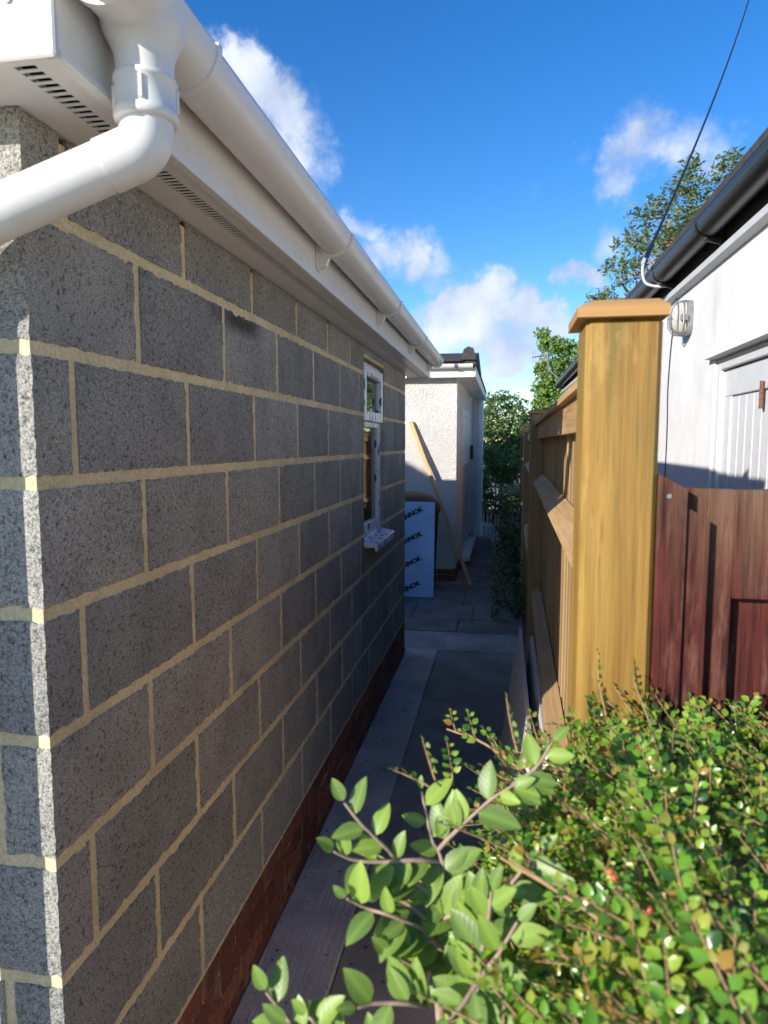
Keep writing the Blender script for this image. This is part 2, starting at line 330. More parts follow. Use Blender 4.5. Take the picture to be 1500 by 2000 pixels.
MT = dict(
 block=mat_block(), mortar=mat_mortar(), upvc=mat_upvc(), upvc_old=mat_upvc('weathered_white_plastic', (.72, .73, .74), .4, 1.4), brick=mat_brick(),
 path=mat_concrete('brushed_concrete', (.30, .255, .21), 'x'), strip=mat_concrete('new_concrete_strip', (.52, .46, .40), 'y'), band=mat_concrete('pale_concrete', (.38, .345, .31), 'x'),
 slab=mat_concrete('brown_paving', (.21, .175, .145)), soil=mat_concrete('garden_soil', (.09, .07, .05)), drive=mat_concrete('driveway_concrete', (.46, .40, .33)),
 post=mat_wood('treated_softwood_post', (.19, .095, .014), (.35, .20, .038), 'z', (.21, .165, .03), 1.0, .6, .12),
 board=mat_wood('fence_board_wood', (.22, .13, .055), (.40, .26, .12), 'z', (.25, .17, .07), .8),
 rail=mat_wood('fence_rail_wood', (.34, .20, .085), (.55, .36, .17), 'y', None, .8),
 cap=mat_wood('post_cap_wood', (.36, .19, .06), (.47, .265, .09), 'x', None, .8, .6, .1),
 plank=mat_wood('timber_batten', (.46, .26, .10), (.66, .42, .18), 'z', None, .8), gate=mat_gate(),
 white=mat_render('white_masonry_paint', (.72, .715, .71), 'smooth'), rough=mat_render('white_roughcast', (.82, .795, .75), 'rough'),
 wpaint=mat_plain('white_gloss_paint', (.56, .57, .585), .45, 0, 18, .06), black=mat_plain('black_plastic', (.012, .012, .013), .35, 0, 30, .3), dark=mat_plain('dark_underside', (.035, .03, .028), .8),
 slate=mat_plain('dark_roof_tile', (.045, .04, .038), .85, 0, 22, .4, .5), felt=mat_plain('roof_felt', (.07, .07, .075), .9), steel=mat_plain('grey_metal', (.26, .27, .28), .45, .6), galv=mat_plain('galvanised_hook', (.55, .58, .6), .45, .3),
 rust=mat_plain('rusty_hinge', (.16, .07, .04), .8, 0, 90, .5), film=mat_film(), foil=mat_foil(), glass=mat_glass(), foam=mat_plain('insulation_foam', (.55, .42, .22), .9), ink=mat_plain('black_print', (.01, .012, .02), .6),
 paper=mat_plain('plasterboard_paper', (.50, .45, .40), .9, 0, 12, .1), gyp=mat_plain('broken_gypsum', (.78, .74, .68), .95, 0, 60, .2, .8), bag=mat_plain('white_sack', (.72, .72, .72), .6, 0, 14, .15, .8), rubber=mat_plain('black_rubber', (.02, .019, .019), .7),
 lens=mat_plain('ribbed_lamp_glass', (.40, .39, .36), .12, 0, 20, .15), bark=mat_plain('bark', (.16, .12, .08), .9, 0, 40, .4, .8), twig=mat_plain('tan_twig', (.36, .21, .115), .8, 0, 120, .35, .6), stem=mat_plain('pale_stem', (.34, .235, .175), .8, 0, 90, .25, .5),
 berry=mat_plain('red_berry', (.42, .09, .03), .3, 0, 90, .3), wire=mat_plain('blue_black_cable', (.012, .014, .03), .5),
 small=mat_leaf('small_cotoneaster_leaf', [(.035, .095, .018), (.07, .18, .022), (.13, .29, .028), (.18, .36, .03), (.20, .36, .035), (.27, .40, .04), (.34, .42, .05), (.36, .19, .04)], .26, trans=.30),
 smallo=mat_leaf('small_leaf', [(.035, .095, .018), (.07, .18, .022), (.13, .29, .028), (.18, .36, .03), (.20, .36, .035), (.27, .40, .04), (.34, .42, .05), (.36, .19, .04)], .26, trans=.30, island=False),
 large=mat_leaf('large_ribbed_leaf', [(.12, .195, .045), (.16, .25, .05), (.21, .32, .055), (.27, .39, .06)], .42, True, .3, False),
 ash=mat_leaf('ash_leaf', [(.04, .075, .02), (.065, .11, .025), (.10, .14, .03)], .5), lime=mat_leaf('bright_leaf', [(.08, .16, .015), (.14, .25, .02), (.20, .32, .03)], .45),
 ivy=mat_leaf('mid_green_leaf', [(.025, .06, .015), (.05, .115, .02), (.09, .17, .03), (.13, .21, .04)], .4), weed=mat_leaf('dark_weed_leaf', [(.02, .04, .012), (.035, .07, .018), (.06, .10, .025)], .5),
)
patch(MT['post'], (22, 22, 3.5), (.20, .085, .015), .54, .72, .75, (3, 1, 7)); patch(MT['post'], (30, 30, 2.5), (.13, .115, .022), .52, .68, .7, (8, 5, 2)); patch(MT['post'], (240, 240, 9), (.12, .06, .012), .60, .68, .5, (0, 0, 0)); patch(MT['post'], (26, 26, 9), (.46, .30, .09), .60, .75, .6, (13, 3, 5))
MT['shut'] = mat_plain('grey_white_shutter', (.62, .64, .66), .5, 0, 20, .1)

# ------------------------------------------------------------------ setting: ground, path
tag(box('ground', MT['drive'], None, -60, 60, -40, 60, -.30, -.012), kind='structure')
far = MB().box(-400, 400, 60, 900, -.4, -.02).build('terrain', MT['soil']); tag(far, kind='structure')
tag(box('soil_bed', MT['soil'], None, .06, 2.2, .9, 30, -.28, -.004), kind='structure')
tag(box('path', MT['path'], None, -.505, .13, -1.2, 5.50, -.25, 0.0, c=.004), kind='structure')
tag(box('concrete_strip', MT['strip'], None, -.764, -.507, -1.2, 5.49, -.25, .014, c=.006), kind='structure')
tag(box('concrete_apron', MT['band'], None, -1.9, .14, 5.503, 6.06, -.25, .003, c=.005), kind='structure')
pav = box('paving', MT['soil'], None, -3.2, .35, 6.063, 18, -.25, -.012); tag(pav, kind='structure')
y = 6.075; row = 0
while y < 14.5:
    d = .60 if row % 3 else .45; x = -2.2 + (.3 if row % 2 else 0) * .4
    while x < .0:
        z = R.uniform(-.002, .006)
        MB().box(x + .003, min(x + .597, .2), y + .003, y + d - .003, -.05, z, c=.004).build('paving_slab', MT['slab'], pav); x += .6
    y += d; row += 1

# ------------------------------------------------------------------ block building
XW, YF, YB = -.765, 1.025, 5.354
bb = thing('block_building', 'unrendered grey blockwork extension with yellow mortar joints, white eaves and brick plinth', 'building', (-.765, 1.025, 0))
m = MB()
MX = XW - .0035; MY = YF + .0035                                     # mortar face sits just behind the block faces
WY0, WY1, WZ0, WZ1 = 3.742, 4.392, 1.105, 2.168
m.box(MX - .1, MX, MY + .1, WY0 - .004, -.1, 2.216).box(MX - .1, MX, WY1 + .004, YB - .004, -.1, 2.216).box(MX - .1, MX, WY0 - .004, WY1 + .004, -.1, WZ0 - .004).box(MX - .1, MX, WY0 - .004, WY1 + .004, WZ1 + .004, 2.216)
m.box(MX - 2.2, MX, MY, MY + .1, -.1, 2.216)
m.box(MX - 2.2, MX - .1, YB - .104, YB - .004, -.1, 2.216); m.box(MX - 2.25, MX - 2.2, MY, YB - .004, -.1, 2.216)
m.build('mortar', MT['mortar'], bb)
cache = {}
def ragged(dx, dy, dz, seed, cell=.013):
    """a block of that size centred on the origin with ragged arrises"""
    rr = random.Random(seed); bm = bmesh.new()
    nx, ny, nz = [max(2, round(q / cell)) for q in (dx, dy, dz)]
    idx = {}
    def vert(i, j, k):
        if (i, j, k) not in idx:
            p = [(-.5 + i / nx) * dx, (-.5 + j / ny) * dy, (-.5 + k / nz) * dz]; e = [i in (0, nx), j in (0, ny), k in (0, nz)]
            if sum(e) >= 2:
                for q, c in enumerate(p):
                    if e[q]: p[q] = c - math.copysign((abs(rr.gauss(.0006, .0007)) if dz < .1 or (e[0] and e[1]) and (dy < .12 or i == nx and j == 0) else abs(rr.gauss(.0012, .0017)) if rr.random() > .03 else rr.uniform(.002, .005)), c)
            idx[(i, j, k)] = bm.verts.new(p)
        return idx[(i, j, k)]
    def face(a, b, c, d): bm.faces.new((vert(*a), vert(*b), vert(*c), vert(*d)))
    for j in range(ny):
        for k in range(nz):
            face((nx, j, k), (nx, j + 1, k), (nx, j + 1, k + 1), (nx, j, k + 1))
            if dx > .12 or True:
                pass
    for i in range(nx):
        for k in range(nz): face((i, 0, k), (i + 1, 0, k), (i + 1, 0, k + 1), (i, 0, k + 1)); face((i, ny, k), (i, ny, k + 1), (i + 1, ny, k + 1), (i + 1, ny, k))
        for j in range(ny): face((i, j, 0), (i, j + 1, 0), (i + 1, j + 1, 0), (i + 1, j, 0)); face((i, j, nz), (i + 1, j, nz), (i + 1, j + 1, nz), (i, j + 1, nz))
    bmesh.ops.recalc_face_normals(bm, faces=bm.faces)
    me = bpy.data.meshes.new('block'); bm.to_mesh(me); bm.free(); return me
def put(name, mat, x0, x1, y0, y1, z0, z1, cell=.013, jit=.0012):
    d = (round(x1 - x0, 3), round(y1 - y0, 3), round(z1 - z0, 3)); key = (name, d, R.randrange(4) if d[1] > .42 or name == 'brick' else 0)
    if key not in cache: cache[key] = ragged(*d, seed=str(key), cell=cell); cache[key].materials.append(mat)
    o = link(name, cache[key], bb); o.location = Vector(o.location) + Vector(((x0 + x1) / 2 + R.uniform(-jit, jit), (y0 + y1) / 2, (z0 + z1) / 2))
    return o
J = .0105                                                               # half a joint
for k in range(9):
    z0 = .282 + .225 * k + J; z1 = min(.282 + .225 * (k + 1) - J, 2.2302)
    if k % 2 == 0:
        xs = [(XW - .44, XW)]; ys = [1.135 + .4580 * j for j in range(12)]
    else:
        xs = [(XW - .10, XW), (XW - .56, XW - .10 - 2 * J)]; ys = [1.371 + .4555 * j for j in range(12)]
    # front face pieces (the first one turns the corner)
    if k % 2 == 0: put('block', MT['block'], XW - .44, XW, YF, 1.135 - J, z0, z1)
    else: put('block', MT['block'], XW - .10, XW, YF, ys[0] - J, z0, z1); put('block', MT['block'], XW - .56, XW - .12, YF, YF + .1, z0, z1)
    for j in range(len(ys) - 1):
        a, b = ys[j] + J, ys[j + 1] - J
        if a > YB - .02: break
        b = min(b, YB)
        spans = [(a, b, z0, z1)]
        if z1 > WZ0 - .01 and z0 < WZ1:
            spans = []
            if a < WY0: spans.append((a, min(b, WY0), z0, z1))
            if b > WY1: spans.append((max(a, WY1), b, z0, z1))
            if a < WY1 and b > WY0:
                c0, c1 = max(a, WY0) , min(b, WY1)
                if z1 > WZ1 + .03: spans.append((c0, c1, max(z0, WZ1 + .02), z1))
                if z0 < WZ0 - .03: spans.append((c0, c1, z0, WZ0 - .012))
        for q in spans:
            if q[1] - q[0] > .03 and q[3] - q[2] > .012: put('block', MT['block'], XW - .10, XW, *q)
# brick plinth
for k in range(4):
    z0 = -.018 + .075 * k; y = YF if k % 2 == 0 else YF - .1125 + .0
    while y < YB:
        a, b = max(y, YF), min(y + .2185, YB)
        if b - a > .03: put('brick', MT['brick'], XW - .102, XW + .001, a, b, z0 + .0, z0 + .0705, cell=.024, jit=.0025)
        y += .225
    x = XW - .115
    while x > XW - .8:
        put('brick', MT['brick'], x - .215, x, YF - .001, YF + .1, z0, z0 + .065, cell=.03); x -= .225
# window with film still on
wx = XW - .024
wf = MB(); W0, W1 = WY0 + .004, WY1 - .006
def ring(mb, x0, x1, y0, y1, z0, z1, w, wb=None):
    wb = wb or w
    mb.box(x0, x1, y0, y0 + w, z0, z1, c=.003).box(x0, x1, y1 - w, y1, z0, z1, c=.003).box(x0, x1, y0 + w, y1 - w, z1 - w, z1, c=.003).box(x0, x1, y0 + w, y1 - w, z0, z0 + wb, c=.003); return mb
ring(wf, wx - .06, wx, W0, W1, 1.15, 2.16, .065, .075); wf.box(wx - .06, wx, W0 + .065, W1 - .065, 1.79, 1.855, c=.003)
win = wf.build('window', MT['film'], bb)
ring(MB(), wx - .03, wx + .022, W0 + .03, W1 - .03, 1.825, 2.135, .058).build('sash', MT['film'], win)
MB().box(wx + .0225, wx + .034, W0 + .2, W1 - .2, 2.083, 2.10, c=.003).build('trickle_vent', MT['upvc'], win)
box('pane', MT['glass'], win, wx - .02, wx - .008, W0 + .086, W1 - .086, 1.88, 2.08)
box('pane', MT['glass'], win, wx - .04, wx - .022, W0 + .063, W1 - .063, 1.22, 1.795)
sl = MB(); sl.prism([(wx - .06, 1.125), (wx - .06, 1.152), (wx + .005, 1.152), (XW + .072, 1.128), (XW + .074, 1.094), (XW + .062, 1.094), (XW + .060, 1.112)], 'y', W0 - .0, W1 + .0)
sl.build('sill', MT['film'], win)
# soffit, fascia, grille, flat roof, the main roof further left
XF, Y0, Y1 = -.61, .905, 5.69
sf = MB().box(XW - 1.6, XW + .068, Y0 + .014, YF + .10, 2.231, 2.240).box(XW - .02, XW + .068, YF + .10, Y1, 2.2312, 2.2402).box(-.663, XF - .016, Y0 + .014, Y1, 2.231, 2.240)
soff = sf.build('soffit', MT['upvc'], bb)
box('dark_void_sheet', MT['black'], bb, -.742, XF - .018, Y0 + .016, Y1 - .016, 2.250, 2.256)  # added black sheet, paints the empty eaves cavity dark behind the slots
g = MB(); y = Y0 + .016
while y < Y1:
    g.box(-.697, -.663, y, y + .0074, 2.2315, 2.2328); y += .0168
g.build('vent_grille', MT['upvc'], bb, 'stuff')
fs = MB().box(XF - .016, XF, Y0, Y1, 2.224, 2.405, c=.002).box(XF - .002, XF + .004, Y0 + .002, Y1 - .002, 2.2235, 2.236, c=.0015)
fs.build('fascia', MT['upvc'], bb)
box('box_end', MT['upvc'], bb, -1.9, XF - .017, Y0 - .004, Y0 + .012, 2.225, 2.46, c=.002)
box('corner_trim', MT['upvc'], bb, -.712, XF + .002, Y0 - .011, Y0 - .0045, 2.222, 2.47, c=.003)
box('box_end', MT['upvc'], bb, -.8, XF - .017, Y1 - .012, Y1, 2.225, 2.405, c=.002)
sr = MB()
for x_, z_ in ((-.672, 2.285), (-.66, 2.40)): sr.lathe([(.0001, 0), (.006, 0)], 0, 0, 8)
sr = MB(); sr.tube([(-.675, Y0 - .015, 2.30), (-.675, Y0 - .010, 2.30)], .0065, 10); sr.build('screw_cap', MT['upvc'], bb)
pins = MB(); y = 1.3
while y < Y1:
    for z_ in (2.262, 2.335): pins.tube([(XF - .001, y + (.02 if z_ > 2.3 else 0), z_), (XF + .0012, y + (.02 if z_ > 2.3 else 0), z_)], .0042, 8)
    y += .6
pins.build('fascia_pin', MT['upvc'], bb, 'stuff')
box('roof', MT['felt'], bb, -2.95, XF - .001, Y0 + .013, Y1 - .002, 2.406, 2.43)
MB().prism([(-2.955, 2.30), (-2.955, 2.42), (-6.2, 4.28), (-9.4, 2.42), (-9.4, 2.30)], 'y', 1.2, 5.66).build('main_roof', MT['slate'], bb)
MB().box(-9.2, -3.05, 1.4, 5.4, 0, 2.3).build('rear_wall', MT['rough'], bb)

# gutter: half round with lips
GX, GZ, GR = -.550, 2.362, .056
def halfpipe(mb, y0, y1, r, t=.0025, lip=.008, n=16):
    o = [(GX + r * math.cos(math.pi + math.pi * i / n), GZ + r * math.sin(math.pi + math.pi * i / n)) for i in range(n + 1)]
    i_ = [(GX + (r - t) * math.cos(math.pi + math.pi * i / n), GZ + (r - t) * math.sin(math.pi + math.pi * i / n)) for i in range(n + 1)]
    poly = [(GX - r, GZ + lip)] + o + [(GX + r, GZ + lip), (GX + r - t, GZ + lip)] + i_[::-1] + [(GX - r + t, GZ + lip)]
    k = len(poly); v = [(p[0], y0, p[1]) for p in poly] + [(p[0], y1, p[1]) for p in poly]
    mb.add(v, [(a, (a + 1) % k, k + (a + 1) % k, k + a) for a in range(k)], True)
    for s in (0, k):                                                   # end faces as quads between outer and inner
        h = k // 2; mb.add(v[s:s + k], [(a, a + 1, k - 2 - a, k - 1 - a) for a in range(h - 1)])
    return mb
gut = halfpipe(MB(), .86, 5.60, GR).build('gutter', MT['upvc'], bb)
out = MB(); halfpipe(out, .93, 1.165, GR + .006, .0055, .004); 
for y_ in (.922, 1.160): halfpipe(out, y_, y_ + .016, GR + .0095, .009, .008)
OY = 1.03
prof = [(.0635, GZ - .022), (.0625, GZ - .038), (.059, GZ - .050), (.0535, GZ - .060), (.0485, GZ - .069), (.0450, GZ - .079), (.0432, GZ - .090), (.0428, GZ - .104), (.0428, 2.205)]
out.lathe(prof, GX, OY, 32)
out.build('running_outlet', MT['upvc'], gut)
stp = MB(); halfpipe(stp, 5.575, 5.60, GR + .006, .006, .006); stp.prism([(GX + (GR + .004) * math.cos(a), GZ + .004 + (GR + .004) * math.sin(a)) for a in [math.pi + math.pi * i / 14 for i in range(15)]], 'y', 5.60, 5.606)
halfpipe(stp, 5.52, 5.545, GR + .005, .005, .006); stp.build('stop_end', MT['upvc'], gut)
for y_ in (2.235, 3.30, 4.40, 5.47):
    b = MB(); halfpipe(b, y_ - .014, y_ + .014, GR + .006, .0055, .006)
    b.box(XF + .0005, XF + .006, y_ - .024, y_ + .024, 2.258, GZ + .01, c=.0015)
    b.prism([(XF + .004, 2.262), (XF + .004, 2.345), (GX - .03, GZ - .050), (GX + .012, GZ - .062), (GX - .02, GZ - .068), (XF + .03, 2.272)], 'y', y_ - .011, y_ + .011)
    b.build('gutter_bracket', MT['upvc'], gut)
# downpipe: socket, elbow, offset pipe, vertical pipe down the front wall
A = Vector((GX, OY, 2.17)); D = Vector((-.165, -.05, -.0825)).normalized()
E0 = Vector((-.572, 1.003, 2.140))
path = [Vector((GX, OY, 2.235)), Vector((GX, OY, 2.19))] + bez([(GX, OY, 2.185), (GX - .003, OY - .001, 2.163), (GX - .014, OY - .005, 2.146), (GX - .034, OY - .012, 2.134), Vector((GX - .034, OY - .012, 2.134)) + D * .03], 5)
dp = MB().tube(path, [.0405] * len(path), 28).build('downpipe', MT['upvc'], bb)
e0 = path[-1]; e1 = e0 + D * .333
MB().tube([e0 - D * .002, e0 + D * .012, e1], [.0385, .0385, .0385], 28).build('offset_pipe', MT['upvc'], dp)
MB().tube([e1 - D * .01, e1 + D * .02, e1 + D * .035 + Vector((0, 0, -.03)), e1 + D * .04 + Vector((0, 0, -.08)), Vector((e1.x + D.x * .04, e1.y + D.y * .04, .1))], .041, 20).build('vertical_pipe', MT['upvc'], dp)
cl = MB().lathe([(.0436, 2.252), (.0475, 2.250), (.0475, 2.243), (.0452, 2.241), (.0452, 2.203), (.0482, 2.201), (.0482, 2.190), (.0445, 2.187), (.0406, 2.186)], GX, OY, 32)
for a in range(4):
    t = math.radians(20 + 90 * a); cl.box(GX + .046 * math.cos(t) - .003, GX + .046 * math.cos(t) + .003, OY + .046 * math.sin(t) - .003, OY + .046 * math.sin(t) + .003, 2.206, 2.240, c=.001)
cl.build('pipe_socket', MT['upvc'], dp)

# ------------------------------------------------------------------ white roughcast outbuilding
ob = thing('white_outbuilding', 'white roughcast outbuilding with dark tiled roof edge at the end of the path', 'building', (-.57, 8.38, 0))
box('wall', MT['rough'], ob, -3.6, -.57, 8.38, 12.2, .16, 2.50)
for k in range(2):
    x = -.572
    while x > -2.2: MB().box(x - .215, x, 8.372, 8.47, .005 + .075 * k, .07 + .075 * k, c=.003).build('brick', MT['brick'], ob); x -= .225
    y = 8.48
    while y < 12: MB().box(-.66, -.566, y, y + .215, .005 + .075 * k, .07 + .075 * k, c=.003).build('brick', MT['brick'], ob); y += .225
box('plinth', MT['mortar'], ob, -3.6, -.575, 8.385, 12.2, -.1, .16)
box('pier', MT['rough'], ob, -1.0, -.50, 12.2, 12.7, -.1, 2.46)
MB().tube([(-.445, 12.6, 0), (-.445, 12.6, 2.46)], .07, 20).build('soil_pipe', MT['upvc_old'], ob)
box('front_fascia', MT['upvc'], ob, -3.6, -.36, 8.235, 8.255, 2.47, 2.575, c=.003)
box('front_soffit', MT['upvc'], ob, -3.6, -.38, 8.256, 8.38, 2.472, 2.484)
sv = MB()
box('side_fascia', MT['upvc_old'], ob, -.36, -.345, 8.24, 13.1, 2.472, 2.60, c=.003)
box('side_soffit', MT['upvc'], ob, -.57, -.361, 8.385, 13.0, 2.474, 2.486)
gm = MB(); n = 10; r = .05; cy, cz = 8.18, 2.615
poly = [(cy + r * math.cos(math.pi + math.pi * i / n), cz + r * math.sin(math.pi + math.pi * i / n)) for i in range(n + 1)]
og = gm.prism(poly, 'x', -3.6, -.375).build('gutter', MT['upvc'], ob)
for x_ in (-.57, -1.5): MB().prism([(cy + (r + .006) * math.cos(math.pi + math.pi * i / n), cz + (r + .006) * math.sin(math.pi + math.pi * i / n)) for i in range(n + 1)] + [(8.235, 2.64), (8.235, 2.55)], 'x', x_ - .02, x_ + .02).build('gutter_bracket', MT['steel'], og)
MB().prism([(8.20, 2.60), (8.20, 2.64), (10.6, 3.05), (13, 2.64), (13, 2.60)], 'x', -3.6, -.40).build('roof', MT['slate'], ob)
x = -3.4
while x < -.55: MB().box(x, x + .29, 8.15, 8.45, 2.64 + R.uniform(0, .01), 2.672 + R.uniform(0, .01), c=.006).build('roof_tile', MT['slate'], ob); x += .3
y = 8.16
i = 0
while y < 12.8:
    zz = 2.64 + (.02 if i % 2 else 0)
    MB().prism([(-.47, zz - .02), (-.47, zz + .06), (-.425, zz + .10), (-.37, zz + .075), (-.335, zz - .035), (-.35, zz - .04)], 'y', y, y + .40).build('verge_tile', MT['slate'], ob); y += .42; i += 1
MB().prism([(-.52, 2.66), (-.48, 2.78), (-.43, 2.81), (-.37, 2.79), (-.335, 2.66)], 'y', 8.12, 8.34).build('verge_end_tile', MT['slate'], ob)
dr = MB(); ring(dr, -.575, -.552, 9.30, 11.3, .12, 2.16, .09); door = dr.build('door', MT['wpaint'], ob)
box('upper_panel', MT['shut'], door, -.568, -.556, 9.392, 11.205, 1.42, 2.068)
box('lower_panel', MT['wpaint'], door, -.572, -.562, 9.392, 11.205, .212, 1.378)
box('ledge', MT['wpaint'], door, -.57, -.53, 9.36, 11.25, 1.378, 1.418, c=.004)
for j in range(5): box('batten', MT['shut'], door, -.5555, -.549, 9.55 + j * .36, 9.60 + j * .36, 1.43, 2.06)
box('door_step', MT['upvc'], ob, -.566, -.44, 9.25, 11.3, .10, .155, c=.006)
box('wall_lamp_box', MT['black'], ob, -.569, -.52, 11.75, 11.9, 1.42, 1.66, c=.01)  # plain black box modelling a small unlit wall lamp

# ------------------------------------------------------------------ neighbour's white house
XH = .90
wh = thing('white_house', 'long white painted house with black gutter behind the wooden fence', 'house', (.9, 2, 0))
wm = MB(); DY0, DY1, DZ = 2.38, 3.26, 2.062
wm.box(XH, XH + .2, DY1, 11.0, -.2, 2.56).box(XH, XH + .2, DY0, DY1, DZ, 2.56).box(XH, XH + .2, .9, DY0, -.2, 2.56).box(XH + .2, 5, 10.8, 11.0, -.2, 2.56).box(XH + .2, 5, .9, 1.1, -.2, 2.56)
wm.build('wall', MT['white'], wh)
dr = MB(); dr.box(XH + .012, XH + .11, DY1 - .052, DY1 - .001, -.1, DZ - .001, c=.003).box(XH + .012, XH + .11, DY0 + .001, DY0 + .05, -.1, DZ - .001, c=.003).box(XH + .012, XH + .11, DY0 + .05, DY1 - .052, DZ - .05, DZ - .001, c=.003)
door = dr.build('door', MT['wpaint'], wh)
a, b = DY0 + .052, DY1 - .055
bd = MB().box(XH + .032, XH + .06, a, b, DZ - .165, DZ - .053, c=.003).box(XH + .032, XH + .06, b - .085, b, -.05, DZ - .166, c=.003).box(XH + .032, XH + .06, a, a + .085, -.05, DZ - .166, c=.003)
bd.build('door_rail', MT['wpaint'], door)
y = a + .087; w = (b - a - .174) / 7
for j in range(7): box('plank', MT['wpaint'], door, XH + .040, XH + .058, y + j * w + .001, y + (j + 1) * w - .001, -.05, DZ - .168, c=.005)
hg = MB().box(XH + .026, XH + .0315, a - .015, a + .012, 1.74, 1.86, c=.001).tube([(XH + .022, a - .012, 1.735), (XH + .022, a - .012, 1.865)], .007, 8); hg.build('hinge', MT['rust'], door)
hg = MB().box(XH + .026, XH + .0315, 2.735, 2.76, 1.83, 1.92, c=.001).tube([(XH + .022, 2.735, 1.825), (XH + .022, 2.735, 1.925)], .008, 8); hg.build('hinge', MT['rust'], door)
MB().prism([(XH - .035, DZ + .004), (XH - .032, DZ + .03), (XH - .001, DZ + .058), (XH - .001, DZ + .001)], 'y', DY0 - .1, DY1 + .03).build('lintel', MT['white'], wh)
HG = .815; HZ = 2.60; n = 12; r = .056
poly = [(HG + r * math.cos(math.pi + math.pi * i / n), HZ + r * math.sin(math.pi + math.pi * i / n)) for i in range(n + 1)]
gm = MB(); v = [(p[0], y_, p[1]) for y_ in (.8, 11.1) for p in poly]; k = n + 1
gm.add(v, [(i, i + 1, k + i + 1, k + i) for i in range(n)], True)
vin = [(HG + (r - .003) * math.cos(math.pi + math.pi * i / n), y_, HZ + (r - .003) * math.sin(math.pi + math.pi * i / n)) for y_ in (.8, 11.1) for i in range(n + 1)]
gm.add(vin, [(i, k + i, k + i + 1, i + 1) for i in range(n)], True); gm.box(HG - r, HG - r + .004, .8, 11.1, HZ - .001, HZ + .008); gm.box(HG - r + .001, HG - r + .004, .8, 11.1, HZ - .01, HZ - .0011)
hgut = gm.build('gutter', MT['black'], wh)
for y_ in (1.5, 2.3, 3.12, 3.95, 4.8, 6.2, 8):
    b = MB(); pp = [(HG + (r + .007) * math.cos(math.pi + math.pi * i / n), HZ + .004 + (r + .007) * math.sin(math.pi + math.pi * i / n)) for i in range(n + 1)]
    qq = [(HG + (r + .001) * math.cos(math.pi + math.pi * i / n), HZ + (r + .001) * math.sin(math.pi + math.pi * i / n)) for i in range(n + 1)][::-1]
    v = [(p[0], s, p[1]) for s in (y_ - .016, y_ + .016) for p in pp]; b.add(v, [(i, i + 1, k + i + 1, k + i) for i in range(n)]); 
    b.box(.86, .88, y_ - .012, y_ + .012, HZ - .09, HZ - .0, c=.002); b.prism([(.865, HZ - .085), (.865, HZ - .06), (HG, HZ - r - .003), (HG - .02, HZ - r - .012)], 'y', y_ - .005, y_ + .005)
    b.build('gutter_bracket', MT['black'], hgut)
box('fascia', MT['dark'], wh, .881, .895, .85, 11.05, 2.49, 2.68)
MB().prism([(.862, 2.475), (.858, 2.50), (.870, 2.512), (.8805, 2.512), (.8805, 2.489), (.897, 2.489), (.897, 2.465)], 'y', .85, 11.05).build('eaves_moulding', MT['wpaint'], wh)
MB().prism([(.80, 2.66), (.80, 2.69), (3.0, 3.85), (5.3, 2.69), (5.3, 2.66)], 'y', .85, 11.05).build('roof', MT['slate'], wh)
# bulkhead lamp on the wall
lp = thing('bulkhead_lamp', 'grey oval caged bulkhead lamp on the white house wall', 'wall lamp', (XH, 3.69, 2.315))
def oval(mb, x0, x1, hy, hz, cy, cz, n=20, dome=False):
    rows = [(x0, 1.0), (x0 + (x1 - x0) * .5, .97), (x0 + (x1 - x0) * .8, .82), (x1, .5)] if dome else [(x0, 1), (x1, 1)]
    def pt(x, s, a):
        c, d = math.cos(a), math.sin(a); e = .6
        return (x, cy + s * hy * math.copysign(abs(c) ** e, c), cz + s * hz * math.copysign(abs(d) ** e, d))
    v = [pt(x, s, 2 * math.pi * i / n) for x, s in rows for i in range(n)]
    mb.add(v, [(q * n + i, q * n + (i + 1) % n, (q + 1) * n + (i + 1) % n, (q + 1) * n + i) for q in range(len(rows) - 1) for i in range(n)], dome)
    mb.add(v[-n:], [tuple(range(n))]); return mb
LY, LZ = 3.69, 2.315
oval(MB(), XH - .001, XH - .028, .052, .085, LY, LZ).build('base', MT['steel'], lp)
oval(MB(), XH - .029, XH - .095, .045, .078, LY, LZ, dome=True).build('lens', MT['lens'], lp)
cg = MB()
for q in (-.03, 0, .03): cg.tube([(XH - .028, LY + q, LZ - .083), (XH - .075, LY + q, LZ - .078), (XH - .101, LY + q, LZ - .04), (XH - .101, LY + q, LZ + .04), (XH - .075, LY + q, LZ + .078), (XH - .028, LY + q, LZ + .083)], .0022, 6)
for x_ in (.045, .075): cg.tube([(XH - x_, LY + .051 * math.copysign(abs(math.cos(t)) ** .6, math.cos(t)), LZ + .083 * math.copysign(abs(math.sin(t)) ** .6, math.sin(t))) for t in [2 * math.pi * i / 24 for i in range(25)]], .0022, 6)
cg.tube([(XH - .101, LY - .045, LZ), (XH - .101, LY + .045, LZ)], .0022, 6)
cg.build('cage', MT['steel'], lp)
bt = MB().box(XH - .06, XH - .029, LY - .072, LY - .050, LZ - .02, LZ + .01, c=.003).tube([(XH - .05, LY - .075, LZ - .035), (XH - .05, LY - .075, LZ + .02)], .004, 8); bt.build('latch', MT['steel'], lp)
